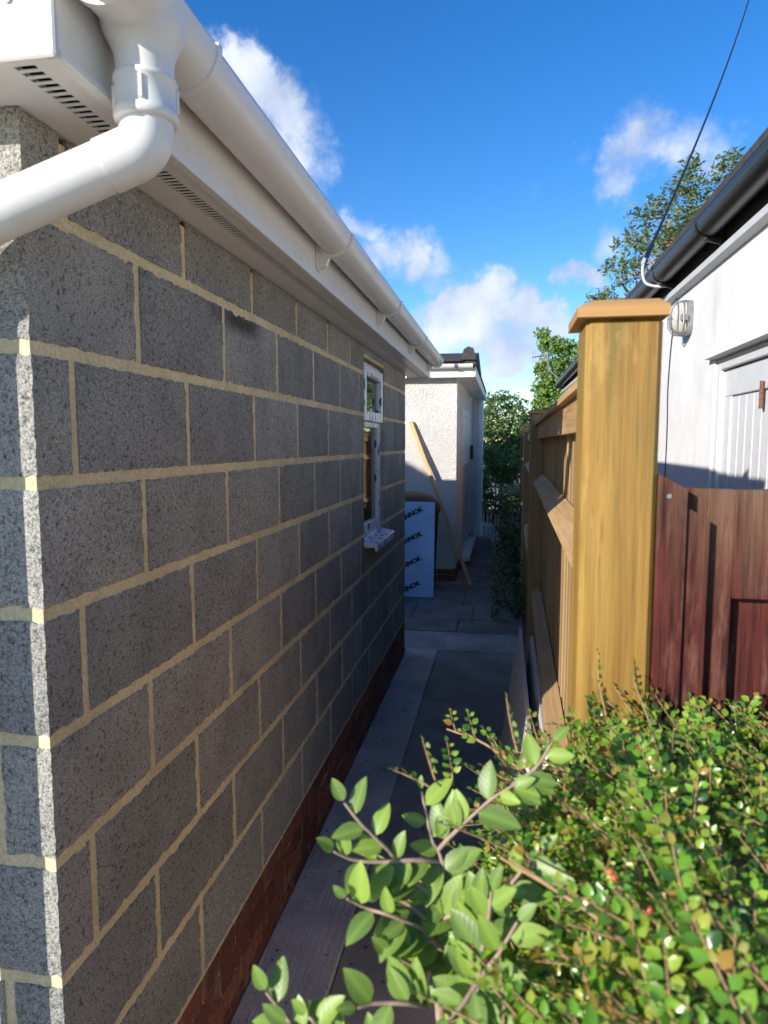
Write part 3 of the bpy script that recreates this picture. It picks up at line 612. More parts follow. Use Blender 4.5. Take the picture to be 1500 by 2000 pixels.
# thin cable down the wall
tag(MB().tube(bez([(.872, 3.96, 2.50), (.893, 3.97, 2.44), (.895, 4.06, 2.25), (.895, 4.10, 2.0), (.895, 4.08, 1.75), (.895, 4.09, 1.2), (.895, 4.09, .2)], 5), .0028, 6).build('wall_cable', MT['wire']), 'thin dark cable clipped down the white house wall beside the lamp', 'cable')
hk = thing('wire_hook', 'pale galvanised hook bracket holding the overhead wire at the black gutter', 'hook', (.84, 3.97, 2.53))
MB().tube(bez([(.885, 3.95, 2.535), (.80, 3.98, 2.535), (.745, 4.03, 2.565), (.732, 4.06, 2.62), (.735, 4.075, 2.675), (.748, 4.085, 2.695)], 6), .008, 8).build('hook_arm', MT['galv'], hk)
MB().tube([(.732, 4.07, 2.672), (.742, 4.085, 2.705), (.76, 4.10, 2.70)], .012, 8).build('insulator', MT['galv'], hk)
w0 = Vector((.745, 4.085, 2.70)); w1 = Vector((3.54, 11.81, 8.46)) 
pts = []
for i in range(41):
    t = i / 40; p = w0.lerp(w1, t); p.z -= .55 * t * (1 - t); pts.append(p)
ow = thing('overhead_wire', 'dark overhead telephone wire rising across the blue sky', 'wire', tuple(w0))
MB().tube(pts, .0085, 6).build('cable', MT['wire'], ow)
MB().tube([pts[0], pts[1]], .014, 8).build('wire_grip', MT['black'], ow)
MB().tube(bez([w0, (.77, 4.06, 2.62), (.83, 3.98, 2.56), (.872, 3.96, 2.50)], 6), .004, 6).build('drop_lead', MT['wire'], ow)
# tv aerial
ta = thing('tv_aerial', 'thin grey television aerial on a cranked pole at the far gable', 'aerial', (.84, 11.0, 2.56))
MB().tube([(.89, 11.03, 2.50), (.838, 11.0, 2.58), (.79, 11.0, 2.70), (.65, 11.0, 2.83), (.625, 11.0, 3.08)], .014, 8).build('pole', MT['steel'], ta)
MB().tube([(.40, 10.9, 3.0), (.74, 11.05, 3.06)], .008, 6).build('boom', MT['steel'], ta)
for i in range(7):
    t = i / 6; p = Vector((.41, 10.905, 3.002)).lerp(Vector((.66, 11.01, 3.046)), t); h = .11 - .04 * t
    MB().tube([(p.x, p.y, p.z - h), (p.x, p.y, p.z + h)], .004, 5).build('rod', MT['steel'], ta)

# ------------------------------------------------------------------ fence
def fx(y): return .095 + .0148 * (y - .87)
fe = thing('wooden_fence', 'new yellow softwood closeboard fence with capped posts along the right of the path', 'fence', (.15, .87, 0))
posts = [.87, 3.85, 6.85, 9.85]
for i, y_ in enumerate(posts):
    x_ = fx(y_); w = .088 if i == 0 else .09
    p = MB().box(x_, x_ + w, y_, y_ + .098, -.2, 1.848 if i == 0 else 1.86, c=.006).build('post', MT['post'] if i == 0 else MT['board'], fe)
    cz = 1.848 if i == 0 else 1.86; c0, c1, d0, d1 = x_ - .012, x_ + w + .004, y_ - .012, y_ + .112
    hh = .006
    vs = [(c0, d0, cz), (c1, d0, cz), (c1, d1, cz), (c0, d1, cz), (c0, d0, cz + .012), (c1, d0, cz + .012), (c1, d1, cz + .012), (c0, d1, cz + .012),
          (c0 + .018, d0 + .012, cz + .021), (c1 - .010, d0 + .012, cz + .021), (c1 - .010, d1 - .016, cz + .021), (c0 + .018, d1 - .016, cz + .021)]
    cp = MB().add(vs, [(0, 3, 2, 1), (0, 1, 5, 4), (1, 2, 6, 5), (2, 3, 7, 6), (3, 0, 4, 7), (4, 5, 9, 8), (5, 6, 10, 9), (6, 7, 11, 10), (7, 4, 8, 11), (8, 9, 10, 11)])
    cp.build('post_cap', MT['cap'], fe)
def skew(mb, ya, yb, prof):
    """profile offsets (dx from the fence line, z) between two distances"""
    n = len(prof); v = [(fx(ya) + a, ya, z) for a, z in prof] + [(fx(yb) + a, yb, z) for a, z in prof]
    mb.add(v, [(i, (i + 1) % n, n + (i + 1) % n, n + i) for i in range(n)]); mb.add(v, [tuple(range(n))[::-1], tuple(range(n, 2 * n))]); return mb
for a, b in zip(posts, posts[1:] + [12.8]):
    ya, yb = a + .099, b - .001
    for zt, za, zb in ((1.536, 1.487, 1.430), (.925, .885, .828)):
        skew(MB(), ya, yb, [(.068, zt), (.024, za + .008), (.018, za), (.024, za - .008), (.068, zb)]).build('arris_rail', MT['rail'], fe)
    skew(MB(), ya, yb, [(.040, 1.722), (.040, 1.795), (.0665, 1.795), (.0665, 1.722)]).build('top_rail', MT['rail'], fe)
    skew(MB(), ya, yb, [(.024, 1.796), (.024, 1.812), (.055, 1.820), (.105, 1.818), (.105, 1.796)]).build('capping_rail', MT['rail'], fe)
    skew(MB(), ya, yb, [(.066, .0), (.066, .15), (.092, .15), (.092, .0)]).build('gravel_board', MT['board'], fe)
y = .99
while y < 12.7:
    w = R.uniform(.096, .104); x_ = fx(y) + .070; j = R.uniform(0, .0015); z1 = 1.793 if R.random() > 0 else 1.79
    v = [(x_ + j, y), (x_ + j + .010, y), (x_ + .022, y + w + .018), (x_ + .0155 + j, y + w + .018)]
    v = [(x_ + j, y), (x_ + j + .006, y - .0), (x_ + .018, y + w - .001), (x_ + .004 + j, y + w - .001)]
    MB().prism(v, 'z', .152, z1).build('board', MT['board'], fe); y += w

# ------------------------------------------------------------------ old brown gate
gt = thing('brown_gate', 'weathered dark brown panelled timber gate beside the big yellow post', 'gate', (.19, .88, .1))
def sloped(name, x0, x1, y0, y1, zb, zl, zr):
    v = [(x0, zl), (x1, zr), (x1, zb), (x0, zb)]; v = v[::-1]
    mb = MB(); mb.prism(v, 'y', y0, y1); o = mb.build(name, MT['gate'], gt)
    mod = o.modifiers.new('b', 'BEVEL'); mod.width = .0025; mod.segments = 2; return o
gs = .885 / .90
def G(v): return v * gs
def GZ_(z): return 1.70 + (z - 1.70) * gs
sloped('stile', .1845, G(.2215), .8715, .905, .1, GZ_(1.662), GZ_(1.643))
sloped('cover_strip', G(.2222), G(.2505), .878, .8935, .1, GZ_(1.622), GZ_(1.604))
sloped('plank', G(.2222), G(.2545), .894, .915, .1, GZ_(1.644), GZ_(1.643))
sloped('plank', G(.2550), G(.2835), .8945, .915, .1, GZ_(1.643), GZ_(1.642))
sloped('top_board', G(.284), .78, .893, .915, GZ_(1.506), GZ_(1.642), GZ_(1.644))
sloped('panel', G(.281), .46, .9165, .93, .15, GZ_(1.508), GZ_(1.508))
sloped('panel', .461, .78, .9165, .93, .15, GZ_(1.508), GZ_(1.508))
sloped('bottom_board', G(.284), .78, .893, .915, .1, .3, .3)
sloped('far_stile', .781, .85, .875, .91, .1, 1.64, 1.64)
MB().tube([(.197, .8716, 1.636), (.197, .870, 1.636)], .003, 10).build('nail_head', MT['steel'], gt)

# ------------------------------------------------------------------ loose things along the path
def sheet(name, label, xa, xb, ztop, y0, y1, t=.0125):
    th = thing(name, label, 'board', (xa, y0, 0), 'sheets of plasterboard leaning on the fence')
    d = Vector((xb - xa, 0, ztop)).normalized(); nrm = Vector((d.z, 0, -d.x))
    def P(s, w, yy): return Vector((xa, yy, 0)) + d * s + nrm * w
    L = math.hypot(xb - xa, ztop)
    v = [P(s, w, yy) for yy in (y0, y1) for s, w in ((0, 0), (L, 0), (L, t), (0, t))]
    MB().add(v, [(0, 1, 2, 3), (7, 6, 5, 4), (0, 4, 5, 1), (1, 5, 6, 2), (2, 6, 7, 3), (3, 7, 4, 0)]).build('sheet', MT['paper'], th)
    mb = MB(); n = 34; vs = []
    for i in range(n + 1):
        s = L * i / n; o = .012 + .012 * noise.noise(Vector((s * 22, xa * 50, 1))) + R.uniform(0, .005)
        vs += [P(s, .0005, y0 + .001), P(s, t - .0005, y0 + .001), P(s, t * .8, y0 - o), P(s, t * .15, y0 - o * .8)]
    fsx = []
    for i in range(n):
        a = 4 * i
        fsx += [(a + 1, a + 2, a + 6, a + 5), (a + 2, a + 3, a + 7, a + 6), (a + 3, a, a + 4, a + 7)]
    mb.add(vs, fsx).build('broken_edge', MT['gyp'], th)
sheet('plasterboard_sheet', 'plasterboard sheet with broken end, nearer the path of the two leaning on the fence', -.03, .082, .85, 1.86, 3.18)
sheet('plasterboard_sheet', 'plasterboard sheet tucked behind the other one against the fence', .045, .125, .87, 1.82, 2.96)

ib = thing('insulation_board', 'silver foil insulation board, sky-blue reflection painted in, with slanted black lettering beside the block wall', 'insulation board', (-1.08, 7.42, 0))
q = .02
def IB(x, s, w): return Vector((x, 7.42 + .085 * s / 1.05 + w, 0.002 + s))
v = [IB(x, s, w) for x in (-1.45, -.742) for s in (0, 1.045) for w in (0, .05)]
MB().add(v, [(0, 1, 3, 2), (4, 6, 7, 5), (0, 4, 5, 1), (2, 3, 7, 6), (1, 5, 7, 3)]).build('foam_core', MT['foam'], ib)
MB().add([IB(-1.45, 0, -.001), IB(-.742, 0, -.001), IB(-.742, 1.045, -.001), IB(-1.45, 1.045, -.001)], [(0, 1, 2, 3)]).build('foil_face', MT['foil'], ib)
MB().add([IB(-.7415, .0, -.001), IB(-.7415, .0, .012), IB(-.7415, 1.045, .012), IB(-.7415, 1.045, -.001)], [(0, 1, 2, 3)]).build('foil_fold', MT['foil'], ib)
tilt = math.atan2(.085, 1.05)
for i in range(4):
    cu = bpy.data.curves.new('lettering', 'FONT'); cu.body = 'MANNOK'; cu.size = .070; cu.offset = .0042; cu.space_character = 1.02; cu.align_x = 'RIGHT'; cu.extrude = .0003
    t_ = bpy.data.objects.new('t', cu); lm = bpy.data.meshes.new_from_object(t_); bpy.data.objects.remove(t_); bpy.data.curves.remove(cu); lm.name = 'lettering'
    o = bpy.data.objects.new('lettering', lm); col.objects.link(o); lm.materials.clear(); lm.materials.append(MT['ink'])
    o.parent = ib; s = .955 - .272 * i
    o.location = IB(-.868 - .006 * i, s, -.0028) - ib.location
    o.rotation_euler = (Matrix.Rotation(math.pi / 2 - tilt, 4, 'X') @ Matrix.Rotation(math.radians(27), 4, 'Z')).to_euler()
pk = MB(); P0 = Vector((-.361, 8.10, .012)); P1 = Vector((-1.125, 8.352, 1.955)); d = (P1 - P0).normalized(); u = d.cross(Vector((0, 1, 0))).normalized(); w_ = d.cross(u)
v = [p + u * a * .021 + w_ * b * .027 for p in (P0, P1) for a, b in ((-1, -1), (1, -1), (1, 1), (-1, 1))]
tag(pk.add(v, [(3, 2, 1, 0), (4, 5, 6, 7), (0, 1, 5, 4), (1, 2, 6, 5), (2, 3, 7, 6), (3, 0, 4, 7)]).build('timber_plank', MT['plank']), 'long pale timber batten leaning against the white outbuilding wall', 'plank')
tb = thing('covered_bin', 'black domed bin standing behind the foil board by the outbuilding', 'bin', (-1.05, 7.9, 0))
MB().lathe([(.0, .0), (.27, .0), (.31, .9), (.325, .92)], -1.05, 7.92, 28).build('drum', MT['rubber'], tb)
MB().lathe([(.335, .90), (.335, .96), (.31, 1.01), (.24, 1.085), (.12, 1.125), (.0, 1.135)], -1.05, 7.92, 28).build('lid', MT['rubber'], tb)
bg_ = MB(); n = 16
rows = [(.10, 0), (.13, .04), (.135, .12), (.12, .20), (.07, .25), (.02, .255)]
vs = []
for r_, z_ in rows:
    for i in range(n):
        a = 2 * math.pi * i / n; rr = r_ * (1 + .14 * noise.noise(Vector((math.cos(a) * 2, math.sin(a) * 2, z_ * 9)))); vs.append((-.045 + rr * math.cos(a), 11.2 + rr * .85 * math.sin(a), z_ + .015 * math.sin(3 * a)))
bg_.add(vs, [(q * n + i, q * n + (i + 1) % n, (q + 1) * n + (i + 1) % n, (q + 1) * n + i) for q in range(len(rows) - 1) for i in range(n)], True); bg_.add(vs[-n:], [tuple(range(n))])
tag(bg_.build('white_sack', MT['bag']), 'small white sack lying at the far end of the path', 'sack')

db = MB()
for _ in range(420):
    x = R.choice((R.uniform(-.74, .1), R.gauss(-.73, .02), R.gauss(.05, .05))); y = R.uniform(1.2, 9.5); q = R.uniform(.002, .007)
    zb = .0145 if -.764 < x < -.507 and y < 5.4 else .004
    if x < -.755 and y < 5.5: continue
    pts = [(x + q * R.uniform(.6, 1.4) * math.cos(a), y + q * R.uniform(.6, 1.4) * math.sin(a)) for a in (.2, 1.5, 2.7, 4.0, 5.2)]
    n0 = [(a, b, zb) for a, b in pts] + [(x, y, zb + q * .8)]
    db.add(n0, [(0, 1, 5), (1, 2, 5), (2, 3, 5), (3, 4, 5), (4, 0, 5)])
tag(db.build('path_grit', MT['soil']), 'scattered grit and mortar crumbs on the concrete path', 'grit', kind='stuff')

# ------------------------------------------------------------------ trees and far plants
def leafcloud(mb, lumps, count, size, rr, droop=.0, shell=.55, asp=.5):
    tot = sum(l[3] * l[4] * l[5] for l in lumps); wts = [(l[3] * l[4] * l[5]) ** .8 for l in lumps]
    V = []; F = []
    for _ in range(count):
        l = rr.choices(lumps, wts)[0]
        d = Vector((rr.gauss(0, 1), rr.gauss(0, 1), rr.gauss(0, 1))).normalized(); k = shell + (1.04 - shell) * rr.random()
        k *= 1 + .22 * noise.noise(d * 2.3 + Vector((l[0], l[1], l[2])))
        p = Vector((l[0] + d.x * l[3] * k, l[1] + d.y * l[4] * k, l[2] + d.z * l[5] * k))
        if noise.noise(p * (1.6 / max(l[3], .3))) < -.18: continue
        if p.z < .03: p.z = .03 + rr.random() * .05
        s = size * rr.uniform(.6, 1.35); a = Vector((rr.gauss(0, 1), rr.gauss(0, 1), rr.gauss(0, .7) - droop)).normalized()
        b = a.cross(Vector((rr.gauss(0, 1), rr.gauss(0, 1), rr.gauss(0, 1)))).normalized()
        c = a.cross(b) * s * .12; n0 = len(V)
        V += [p - a * s, p + b * s * asp + c, p + a * s, p - b * s * asp + c]; F += [(n0, n0 + 1, n0 + 2), (n0, n0 + 2, n0 + 3)]
    mb.add(V, F); return mb
def fast(mb, name, mat, parent):
    me = bpy.data.meshes.new(name); me.from_pydata(mb.v, [], mb.f); me.materials.append(mat); return link(name, me, parent)
def limbs(mb, base, targets, r0, rr, bend=.25):
    for t in targets:
        t = Vector(t); b = Vector(base); mid = b.lerp(t, .5) + Vector((rr.uniform(-1, 1), rr.uniform(-1, 1), rr.uniform(-.3, .6))) * bend * (t - b).length * .5
        pts = bez([b, mid, t], 5); n = len(pts); mb.tube(pts, [r0 * (1 - .88 * i / (n - 1)) for i in range(n)], 5, False)
rr = random.Random(3)
at = thing('ash_tree', 'tall open crowned tree rising behind the white house roof', 'tree', (5.0, 22, 0))
lump = []
for x, z, r in ((5.9, 9.6, .75), (6.5, 9.0, .7), (5.2, 9.1, .7), (4.6, 8.9, .55), (4.1, 8.5, .6), (5.3, 8.2, .9), (6.2, 8.0, .9), (4.3, 7.6, .7), (3.6, 7.8, .5), (3.8, 6.9, .7), (4.8, 7.0, .9), (3.2, 6.6, .55), (3.0, 5.9, .6), (3.9, 5.9, .8), (5.2, 5.8, 1.0), (6.4, 6.6, 1.0), (6.9, 8.6, .6), (3.2, 5.2, .7), (4.6, 4.8, 1.0), (6.2, 5.0, 1.1), (5.5, 9.9, .4), (6.9, 9.3, .45)):
    for _ in range(3): lump.append((x + rr.gauss(0, .22), 22 + rr.gauss(0, .7), z + rr.gauss(0, .2), r * .66, r * .8, r * .55))
tm = MB(); tm.tube(bez([(5.0, 22, -.1), (5.05, 22, 1.6), (4.95, 22.05, 3.2), (5.0, 22, 4.4)], 4), [.28, .27, .26, .25, .24, .23, .22, .21, .2, .19, .18, .17, .16], 8)
tm.build('trunk', MT['bark'], at); bm_ = MB()
mains = [(4.4, 22, 6.6), (5.6, 22.2, 7.0), (4.9, 21.7, 7.5), (6.2, 22, 6.2), (3.8, 22, 5.8)]
limbs(bm_, (5.0, 22, 4.3), mains, .11, rr)
for mn in mains: limbs(bm_, mn, [l[:3] for l in sorted(lump, key=lambda l: (Vector(l[:3]) - Vector(mn)).length)[:16]], .045, rr)
bm_.build('limbs', MT['twig'], at)
fast(leafcloud(MB(), lump, 14000, .085, rr, .15, .3, .36), 'crown', MT['ash'], at)
lt = thing('birch_tree', 'bright yellow green bushy tree beyond the fence under the clouds', 'tree', (1.25, 16, 0))
MB().tube([(1.25, 16, -.1), (1.22, 16, 1.2), (1.27, 16, 2.6)], [.13, .11, .07], 8).build('trunk', MT['bark'], lt)
lump = [(.80, 16, 4.05, .2, .3, .24), (.98, 16, 3.85, .25, .35, .25), (1.2, 16, 3.75, .35, .4, .3), (1.5, 16, 3.6, .4, .4, .35), (1.0, 16, 3.3, .35, .5, .4), (1.4, 16, 3.1, .5, .5, .4), (.85, 16, 2.9, .28, .4, .35), (.78, 16, 3.35, .16, .2, .16), (.80, 16, 2.55, .2, .4, .3), (1.3, 16, 2.5, .6, .6, .5), (1.2, 16, 1.8, .6, .6, .5)]
bm_ = MB(); limbs(bm_, (1.26, 16, 2.0), [l[:3] for l in lump[:-1]], .04, rr); bm_.build('limbs', MT['bark'], lt)
fast(leafcloud(MB(), lump, 10000, .05, rr, .5, .45, .55), 'crown', MT['lime'], lt)
dt = thing('bushy_tree', 'dense dark green bushy tree closing the end of the path', 'tree', (.0, 15, 0))
MB().tube(bez([(.0, 15.2, -.1), (-.05, 15.2, .8), (.03, 15.15, 1.6)], 4), .07, 7).build('trunk', MT['bark'], dt)
lump = [(-.25, 15, 2.5, .32, .4, .3), (.02, 15.1, 2.55, .35, .4, .28), (.3, 15, 2.35, .3, .4, .3), (-.3, 15, 2.0, .38, .5, .35), (.1, 15, 2.0, .42, .5, .4), (.42, 15, 1.9, .26, .4, .4), (-.2, 14.9, 1.5, .38, .5, .32), (.2, 14.8, 1.45, .4, .5, .35), (-.38, 15.2, 2.3, .25, .4, .3), (.5, 15.4, 2.2, .18, .3, .3), (-1.2, 16.8, 2.0, .9, .5, .6), (.0, 15.8, 1.2, .9, .4, 1.0), (1.2, 16.5, 1.2, .8, .5, .9), (.25, 15.3, 1.7, .4, .4, .5), (-.1, 15.3, 1.8, .45, .4, .5)]
bm_ = MB(); limbs(bm_, (.0, 15.2, 1.0), [l[:3] for l in lump[:10]], .03, rr); bm_.build('limbs', MT['bark'], dt)
fast(leafcloud(MB(), lump, 19000, .040, rr, .1, .3, .5), 'crown', MT['ivy'], dt)
sb = thing('loose_shrub', 'light green straggling shrub in front of the bushy tree', 'shrub', (-.1, 13.2, 0))
lump = [(-.22, 13.3, 1.15, .25, .3, .25), (.05, 13.3, 1.0, .28, .3, .25), (-.3, 13, .75, .26, .3, .22), (.1, 13, .62, .3, .3, .25), (-.1, 13.2, 1.4, .3, .3, .25), (.22, 13.2, 1.25, .2, .3, .3), (-.12, 12.9, .45, .2, .2, .15), (-.36, 13.1, .95, .16, .2, .3), (-.34, 13.0, .5, .16, .2, .2), (-.3, 13.3, 1.5, .2, .25, .25)]
bm_ = MB(); limbs(bm_, (-.1, 13.3, .0), [l[:3] for l in lump] + [(-.2, 13.1, 1.3), (.1, 13.1, 1.2)], .016, rr, .4); bm_.build('branches', MT['twig'], sb)
fast(leafcloud(MB(), lump, 6500, .034, rr, .2, .2, .45), 'foliage', MT['ivy'], sb)
fh = thing('far_hedge', 'low green hedge line far beyond the bushy tree', 'hedge', (0, 24, 0))
lump = [(-5 + i * .7, 24 + rr.uniform(-.3, .3), .9, .6, .6, 1.0 + rr.uniform(-.15, .25)) for i in range(16)]
bm_ = MB(); limbs(bm_, (0, 24, 0), [l[:3] for l in lump[5:10]], .03, rr); bm_.build('stems', MT['bark'], fh)
fast(leafcloud(MB(), lump, 6000, .07, rr, .1, .5, .5), 'foliage', MT['weed'], fh)
gf = thing('chestnut_paling', 'grey thin picket fence half hidden in the greenery at the path end', 'fence', (-.2, 14, 0))
for i in range(16): MB().box(-.55 + i * .075, -.55 + i * .075 + .03, 14.0, 14.02, .0, .95 + R.uniform(-.05, .05)).build('picket', MT['paper'], gf)
MB().box(-.6, .7, 14.02, 14.03, .8, .83).build('rail', MT['steel'], gf)
for i, (y_, h, c_) in enumerate(((6.7, .55, 800), (7.6, .85, 1100), (8.6, 1.0, 1200), (9.7, 1.05, 1200), (10.9, .9, 1100))):
    pl = thing('wild_plant', ['low dark weeds at the fence foot where the slabs begin', 'dark bushy weed against the fence, second from the near end', 'leggy dark weed at the fence foot level with the leaning plank', 'tall dark weed beside the fence opposite the outbuilding door', 'dark weed by the fence next to the white sack'][i], 'weed', (.12, y_, 0), 'weeds along the foot of the fence')
    x_ = fx(y_) - .02; st = MB(); tg = [(x_ + rr.uniform(-.26, .05), y_ + rr.uniform(-.5, .5), h * rr.uniform(.5, 1.0)) for _ in range(14)]
    limbs(st, (x_, y_, -.02), tg, .006, rr, .5); st.build('stems', MT['weed'], pl)
    lump = [(t[0], t[1], t[2] * q, .09, .16, .12) for t in tg for q in (1, .65, .3)]
    fast(leafcloud(MB(), lump, c_, .022, rr, .2, .1, .4), 'foliage', MT['weed'], pl)

# ------------------------------------------------------------------ cotoneaster hedge in front of the gate
def leafmesh(name, L, W, fold, droop, rows=6, mat=None, cols=1):
    v = []; f = []
    for i in range(rows + 1):
        t = i / rows; w = W * (math.sin(math.pi * t ** .8) ** .75 if 0 < t < 1 else 0.0) * .5; yy = L * t; z = -droop * t * t
        v += [(-w, yy, z + fold * w), (0, yy, z), (w, yy, z + fold * w)]
    for i in range(rows):
        a = 3 * i; f += [(a, a + 1, a + 4, a + 3), (a + 1, a + 2, a + 5, a + 4)]
    me = bpy.data.meshes.new(name); me.from_pydata(v, [], f); me.polygons.foreach_set('use_smooth', [True] * len(f))
    if mat: me.materials.append(mat)
    return me
def frame(d, up):
    y_ = d.normalized(); x_ = y_.cross(up); x_ = x_.normalized() if x_.length > 1e-4 else y_.orthogonal().normalized(); z_ = x_.cross(y_)
    return Matrix((x_, y_, z_)).transposed()
rr = random.Random(11)
hb = thing('cotoneaster_hedge', 'clipped small leaved hedge with red berries in front of the brown gate', 'hedge', (.45, .62, 0))
small_tpl = leafmesh('leaf', .0120, .0082, .35, .002, 3)
tv = [v.co.copy() for v in small_tpl.vertices]; tf = [tuple(p.vertices) for p in small_tpl.polygons]
leaves = []; twigs = MB(); berries = []; stout = []
def top(x, y):                                                        # height of the hedge surface
    edge = (x - .02) / .12
    e = max(0, min(1, edge)) ; e = math.sin(e * math.pi / 2)
    return 1.155 + .19 * e + .03 * noise.noise(Vector((x * 7, y * 7, 0))) - .02 * max(0, (.5 - y)) 
def sprig(p, d, L, size=1.0, gap=.0055, tw=.0008):
    d = d.normalized(); side = d.cross(Vector((0, 0, 1))); side = side.normalized() if side.length > .1 else Vector((1, 0, 0)); nrm = side.cross(d).normalized()
    roll = rr.uniform(-.7, .7); s2 = side * math.cos(roll) + nrm * math.sin(roll); n2 = nrm * math.cos(roll) - side * math.sin(roll)
    pts = []; q = p.copy(); dd = d.copy(); n = max(3, int(L / gap / 2)); k = 0
    curve = Vector((rr.gauss(0, .3), rr.gauss(0, .3), rr.uniform(-.35, .15)))
    for i in range(2 * n):
        pts.append(q.copy()); t = i / (2 * n)
        if i > 1:
            sg = 1 if i % 2 else -1; ld = (s2 * sg * 1.0 + dd * rr.uniform(.35, .9) + n2 * rr.uniform(.1, .7)).normalized()
            leaves.append((q + ld * .002, ld, (n2 + SUN * .55 + s2 * rr.gauss(0, .3) + dd * rr.gauss(0, .3)).normalized(), size * rr.uniform(.7, 1.15) * (1 - .5 * t ** 3)))
        q = q + dd * gap; dd = (dd + curve * .05).normalized()
    ld = dd; leaves.append((q, ld, n2, size * .6))
    twigs.tube(pts[::2] + [q], [tw * (1.4 - .8 * i / (len(pts[::2]))) for i in range(len(pts[::2]) + 1)], 4, False)
    if rr.random() < .22:
        for _ in range(rr.randint(1, 3)): berries.append(pts[rr.randrange(2, len(pts))] + n2 * .004 + Vector((rr.gauss(0, .003), rr.gauss(0, .003), rr.gauss(0, .002))))
# surface sprays
cnt = 0
while cnt < 3300:
    x = rr.uniform(.015, .78); y = rr.uniform(.30, .90)
    if y > .86: continue
    if x < .06 and rr.random() < .4: continue
    dep = rr.random() ** 1.9 * .11; z = top(x, y) - dep
    p = Vector((x, y, z)); az = rr.gauss(math.radians(140), .9); el = rr.gauss(.45, .45)
    d = Vector((math.cos(az) * math.cos(el), math.sin(az) * math.cos(el), math.sin(el)))
    sprig(p, d, rr.uniform(.04, .10), rr.uniform(.95, 1.4)); cnt += 1
# left flank
for _ in range(420):
    y = rr.uniform(.36, .84); z = rr.uniform(.95, 1.30); x = rr.uniform(.01, .09)
    az = rr.gauss(math.pi, .8); el = rr.gauss(.3, .5); sprig(Vector((x, y, z)), Vector((math.cos(az) * math.cos(el), math.sin(az) * math.cos(el), math.sin(el))), rr.uniform(.05, .1))
SPR = [[(-.074,.62,1.427),(-.062,.62,1.407),(-.059,.62,1.382)], [(-.046,.63,1.419),(-.041,.63,1.396),(-.043,.63,1.373)], [(-.092,.61,1.394),(-.075,.61,1.390),(-.064,.61,1.381)],
 [(.004,.66,1.444),(.010,.66,1.423),(.018,.66,1.397)], [(-.005,.64,1.407),(.005,.64,1.395),(.018,.64,1.381)], [(.10,.80,1.455),(.108,.80,1.43),(.12,.79,1.39)], [(-.03,.62,1.37),(.0,.63,1.355),(.04,.64,1.35)], [(-.05,.60,1.36),(-.02,.61,1.33),(.03,.62,1.31)]]
for s in SPR:
    a, b = Vector(s[2]), Vector(s[0]); sprig(a, b - a, (b - a).length + .006, .85, .0045)
# arching stouter shoots
for _ in range(26):
    x = rr.uniform(.03, .66); y = rr.uniform(.36, .80); p = Vector((x, y, top(x, y) - .040)); az = rr.gauss(math.radians(128), .5); L = rr.uniform(.10, .24); el = rr.uniform(.05, .4)
    d = Vector((math.cos(az) * math.cos(el), math.sin(az) * math.cos(el), math.sin(el))); pts = bez([p, p + d * L * .35 + Vector((rr.gauss(0, .007), rr.gauss(0, .007), .009)), p + d * L * .7 + Vector((rr.gauss(0, .01), rr.gauss(0, .01), .008)), p + d * L + Vector((rr.gauss(0, .014), rr.gauss(0, .014), -.004))], 4)
    stout.append(pts)
    for i in range(2, len(pts) - 1):
        if rr.random() < .8: sprig(pts[i], d + Vector((rr.gauss(0, .7), rr.gauss(0, .7), rr.uniform(0, .6))), rr.uniform(.02, .05), .95)
for pts in stout: MB().tube(pts, [.0019 * (1.15 - .6 * i / (len(pts) - 1)) for i in range(len(pts))], 6).build('branch', MT['twig'], hb)
st = MB()
for _ in range(26):
    x = rr.uniform(.05, .75); y = rr.uniform(.45, .8); limbs(st, (x * .6 + .2, .62, -.02), [(x, y, top(x, y) - .06)], .007, rr, .15)
st.build('stems', MT['twig'], hb, 'stuff')
fast(twigs, 'twigs', MT['twig'], hb)['kind'] = 'stuff'
CAM = Vector((0, 0, 1.70))
def inview(p):
    v = cam_o.rotation_euler.to_matrix().inverted() @ (p - CAM)
    return v.z < 0 and abs(v.x / -v.z) < .55 and abs(v.y / -v.z) < .74
order = sorted(leaves, key=lambda l: -(l[3] / (l[0] - CAM).length) if inview(l[0]) and top(l[0].x, l[0].y) - l[0].z < .06 else 0)
V = []; F = []
small_tpl.materials.append(MT['smallo'])
for i, (p, d, u, s) in enumerate(order):
    m3 = frame(d, u)
    if i < 300:
        o = link('leaf', small_tpl, hb); o.matrix_local = Matrix.Translation(Vector(o.location) + p) @ (m3 @ Matrix.Scale(s, 3)).to_4x4()
    else:
        n0 = len(V); V += [p + m3 @ (c * s) for c in tv]; F += [tuple(k + n0 for k in f) for f in tf]
mb = MB(); mb.v = V; mb.f = F; lo = fast(mb, 'foliage', MT['small'], hb); lo['kind'] = 'stuff'
lo.data.polygons.foreach_set('use_smooth', [True] * len(F))
bm = bmesh.new(); bmesh.ops.create_icosphere(bm, subdivisions=2, radius=.0031); bme = bpy.data.meshes.new('berry'); bm.to_mesh(bme); bm.free(); bme.materials.append(MT['berry']); bme.polygons.foreach_set('use_smooth', [True] * len(bme.polygons))
for p in berries[:280]:
    o = link('berry', bme, hb); o.location = Vector(o.location) + p

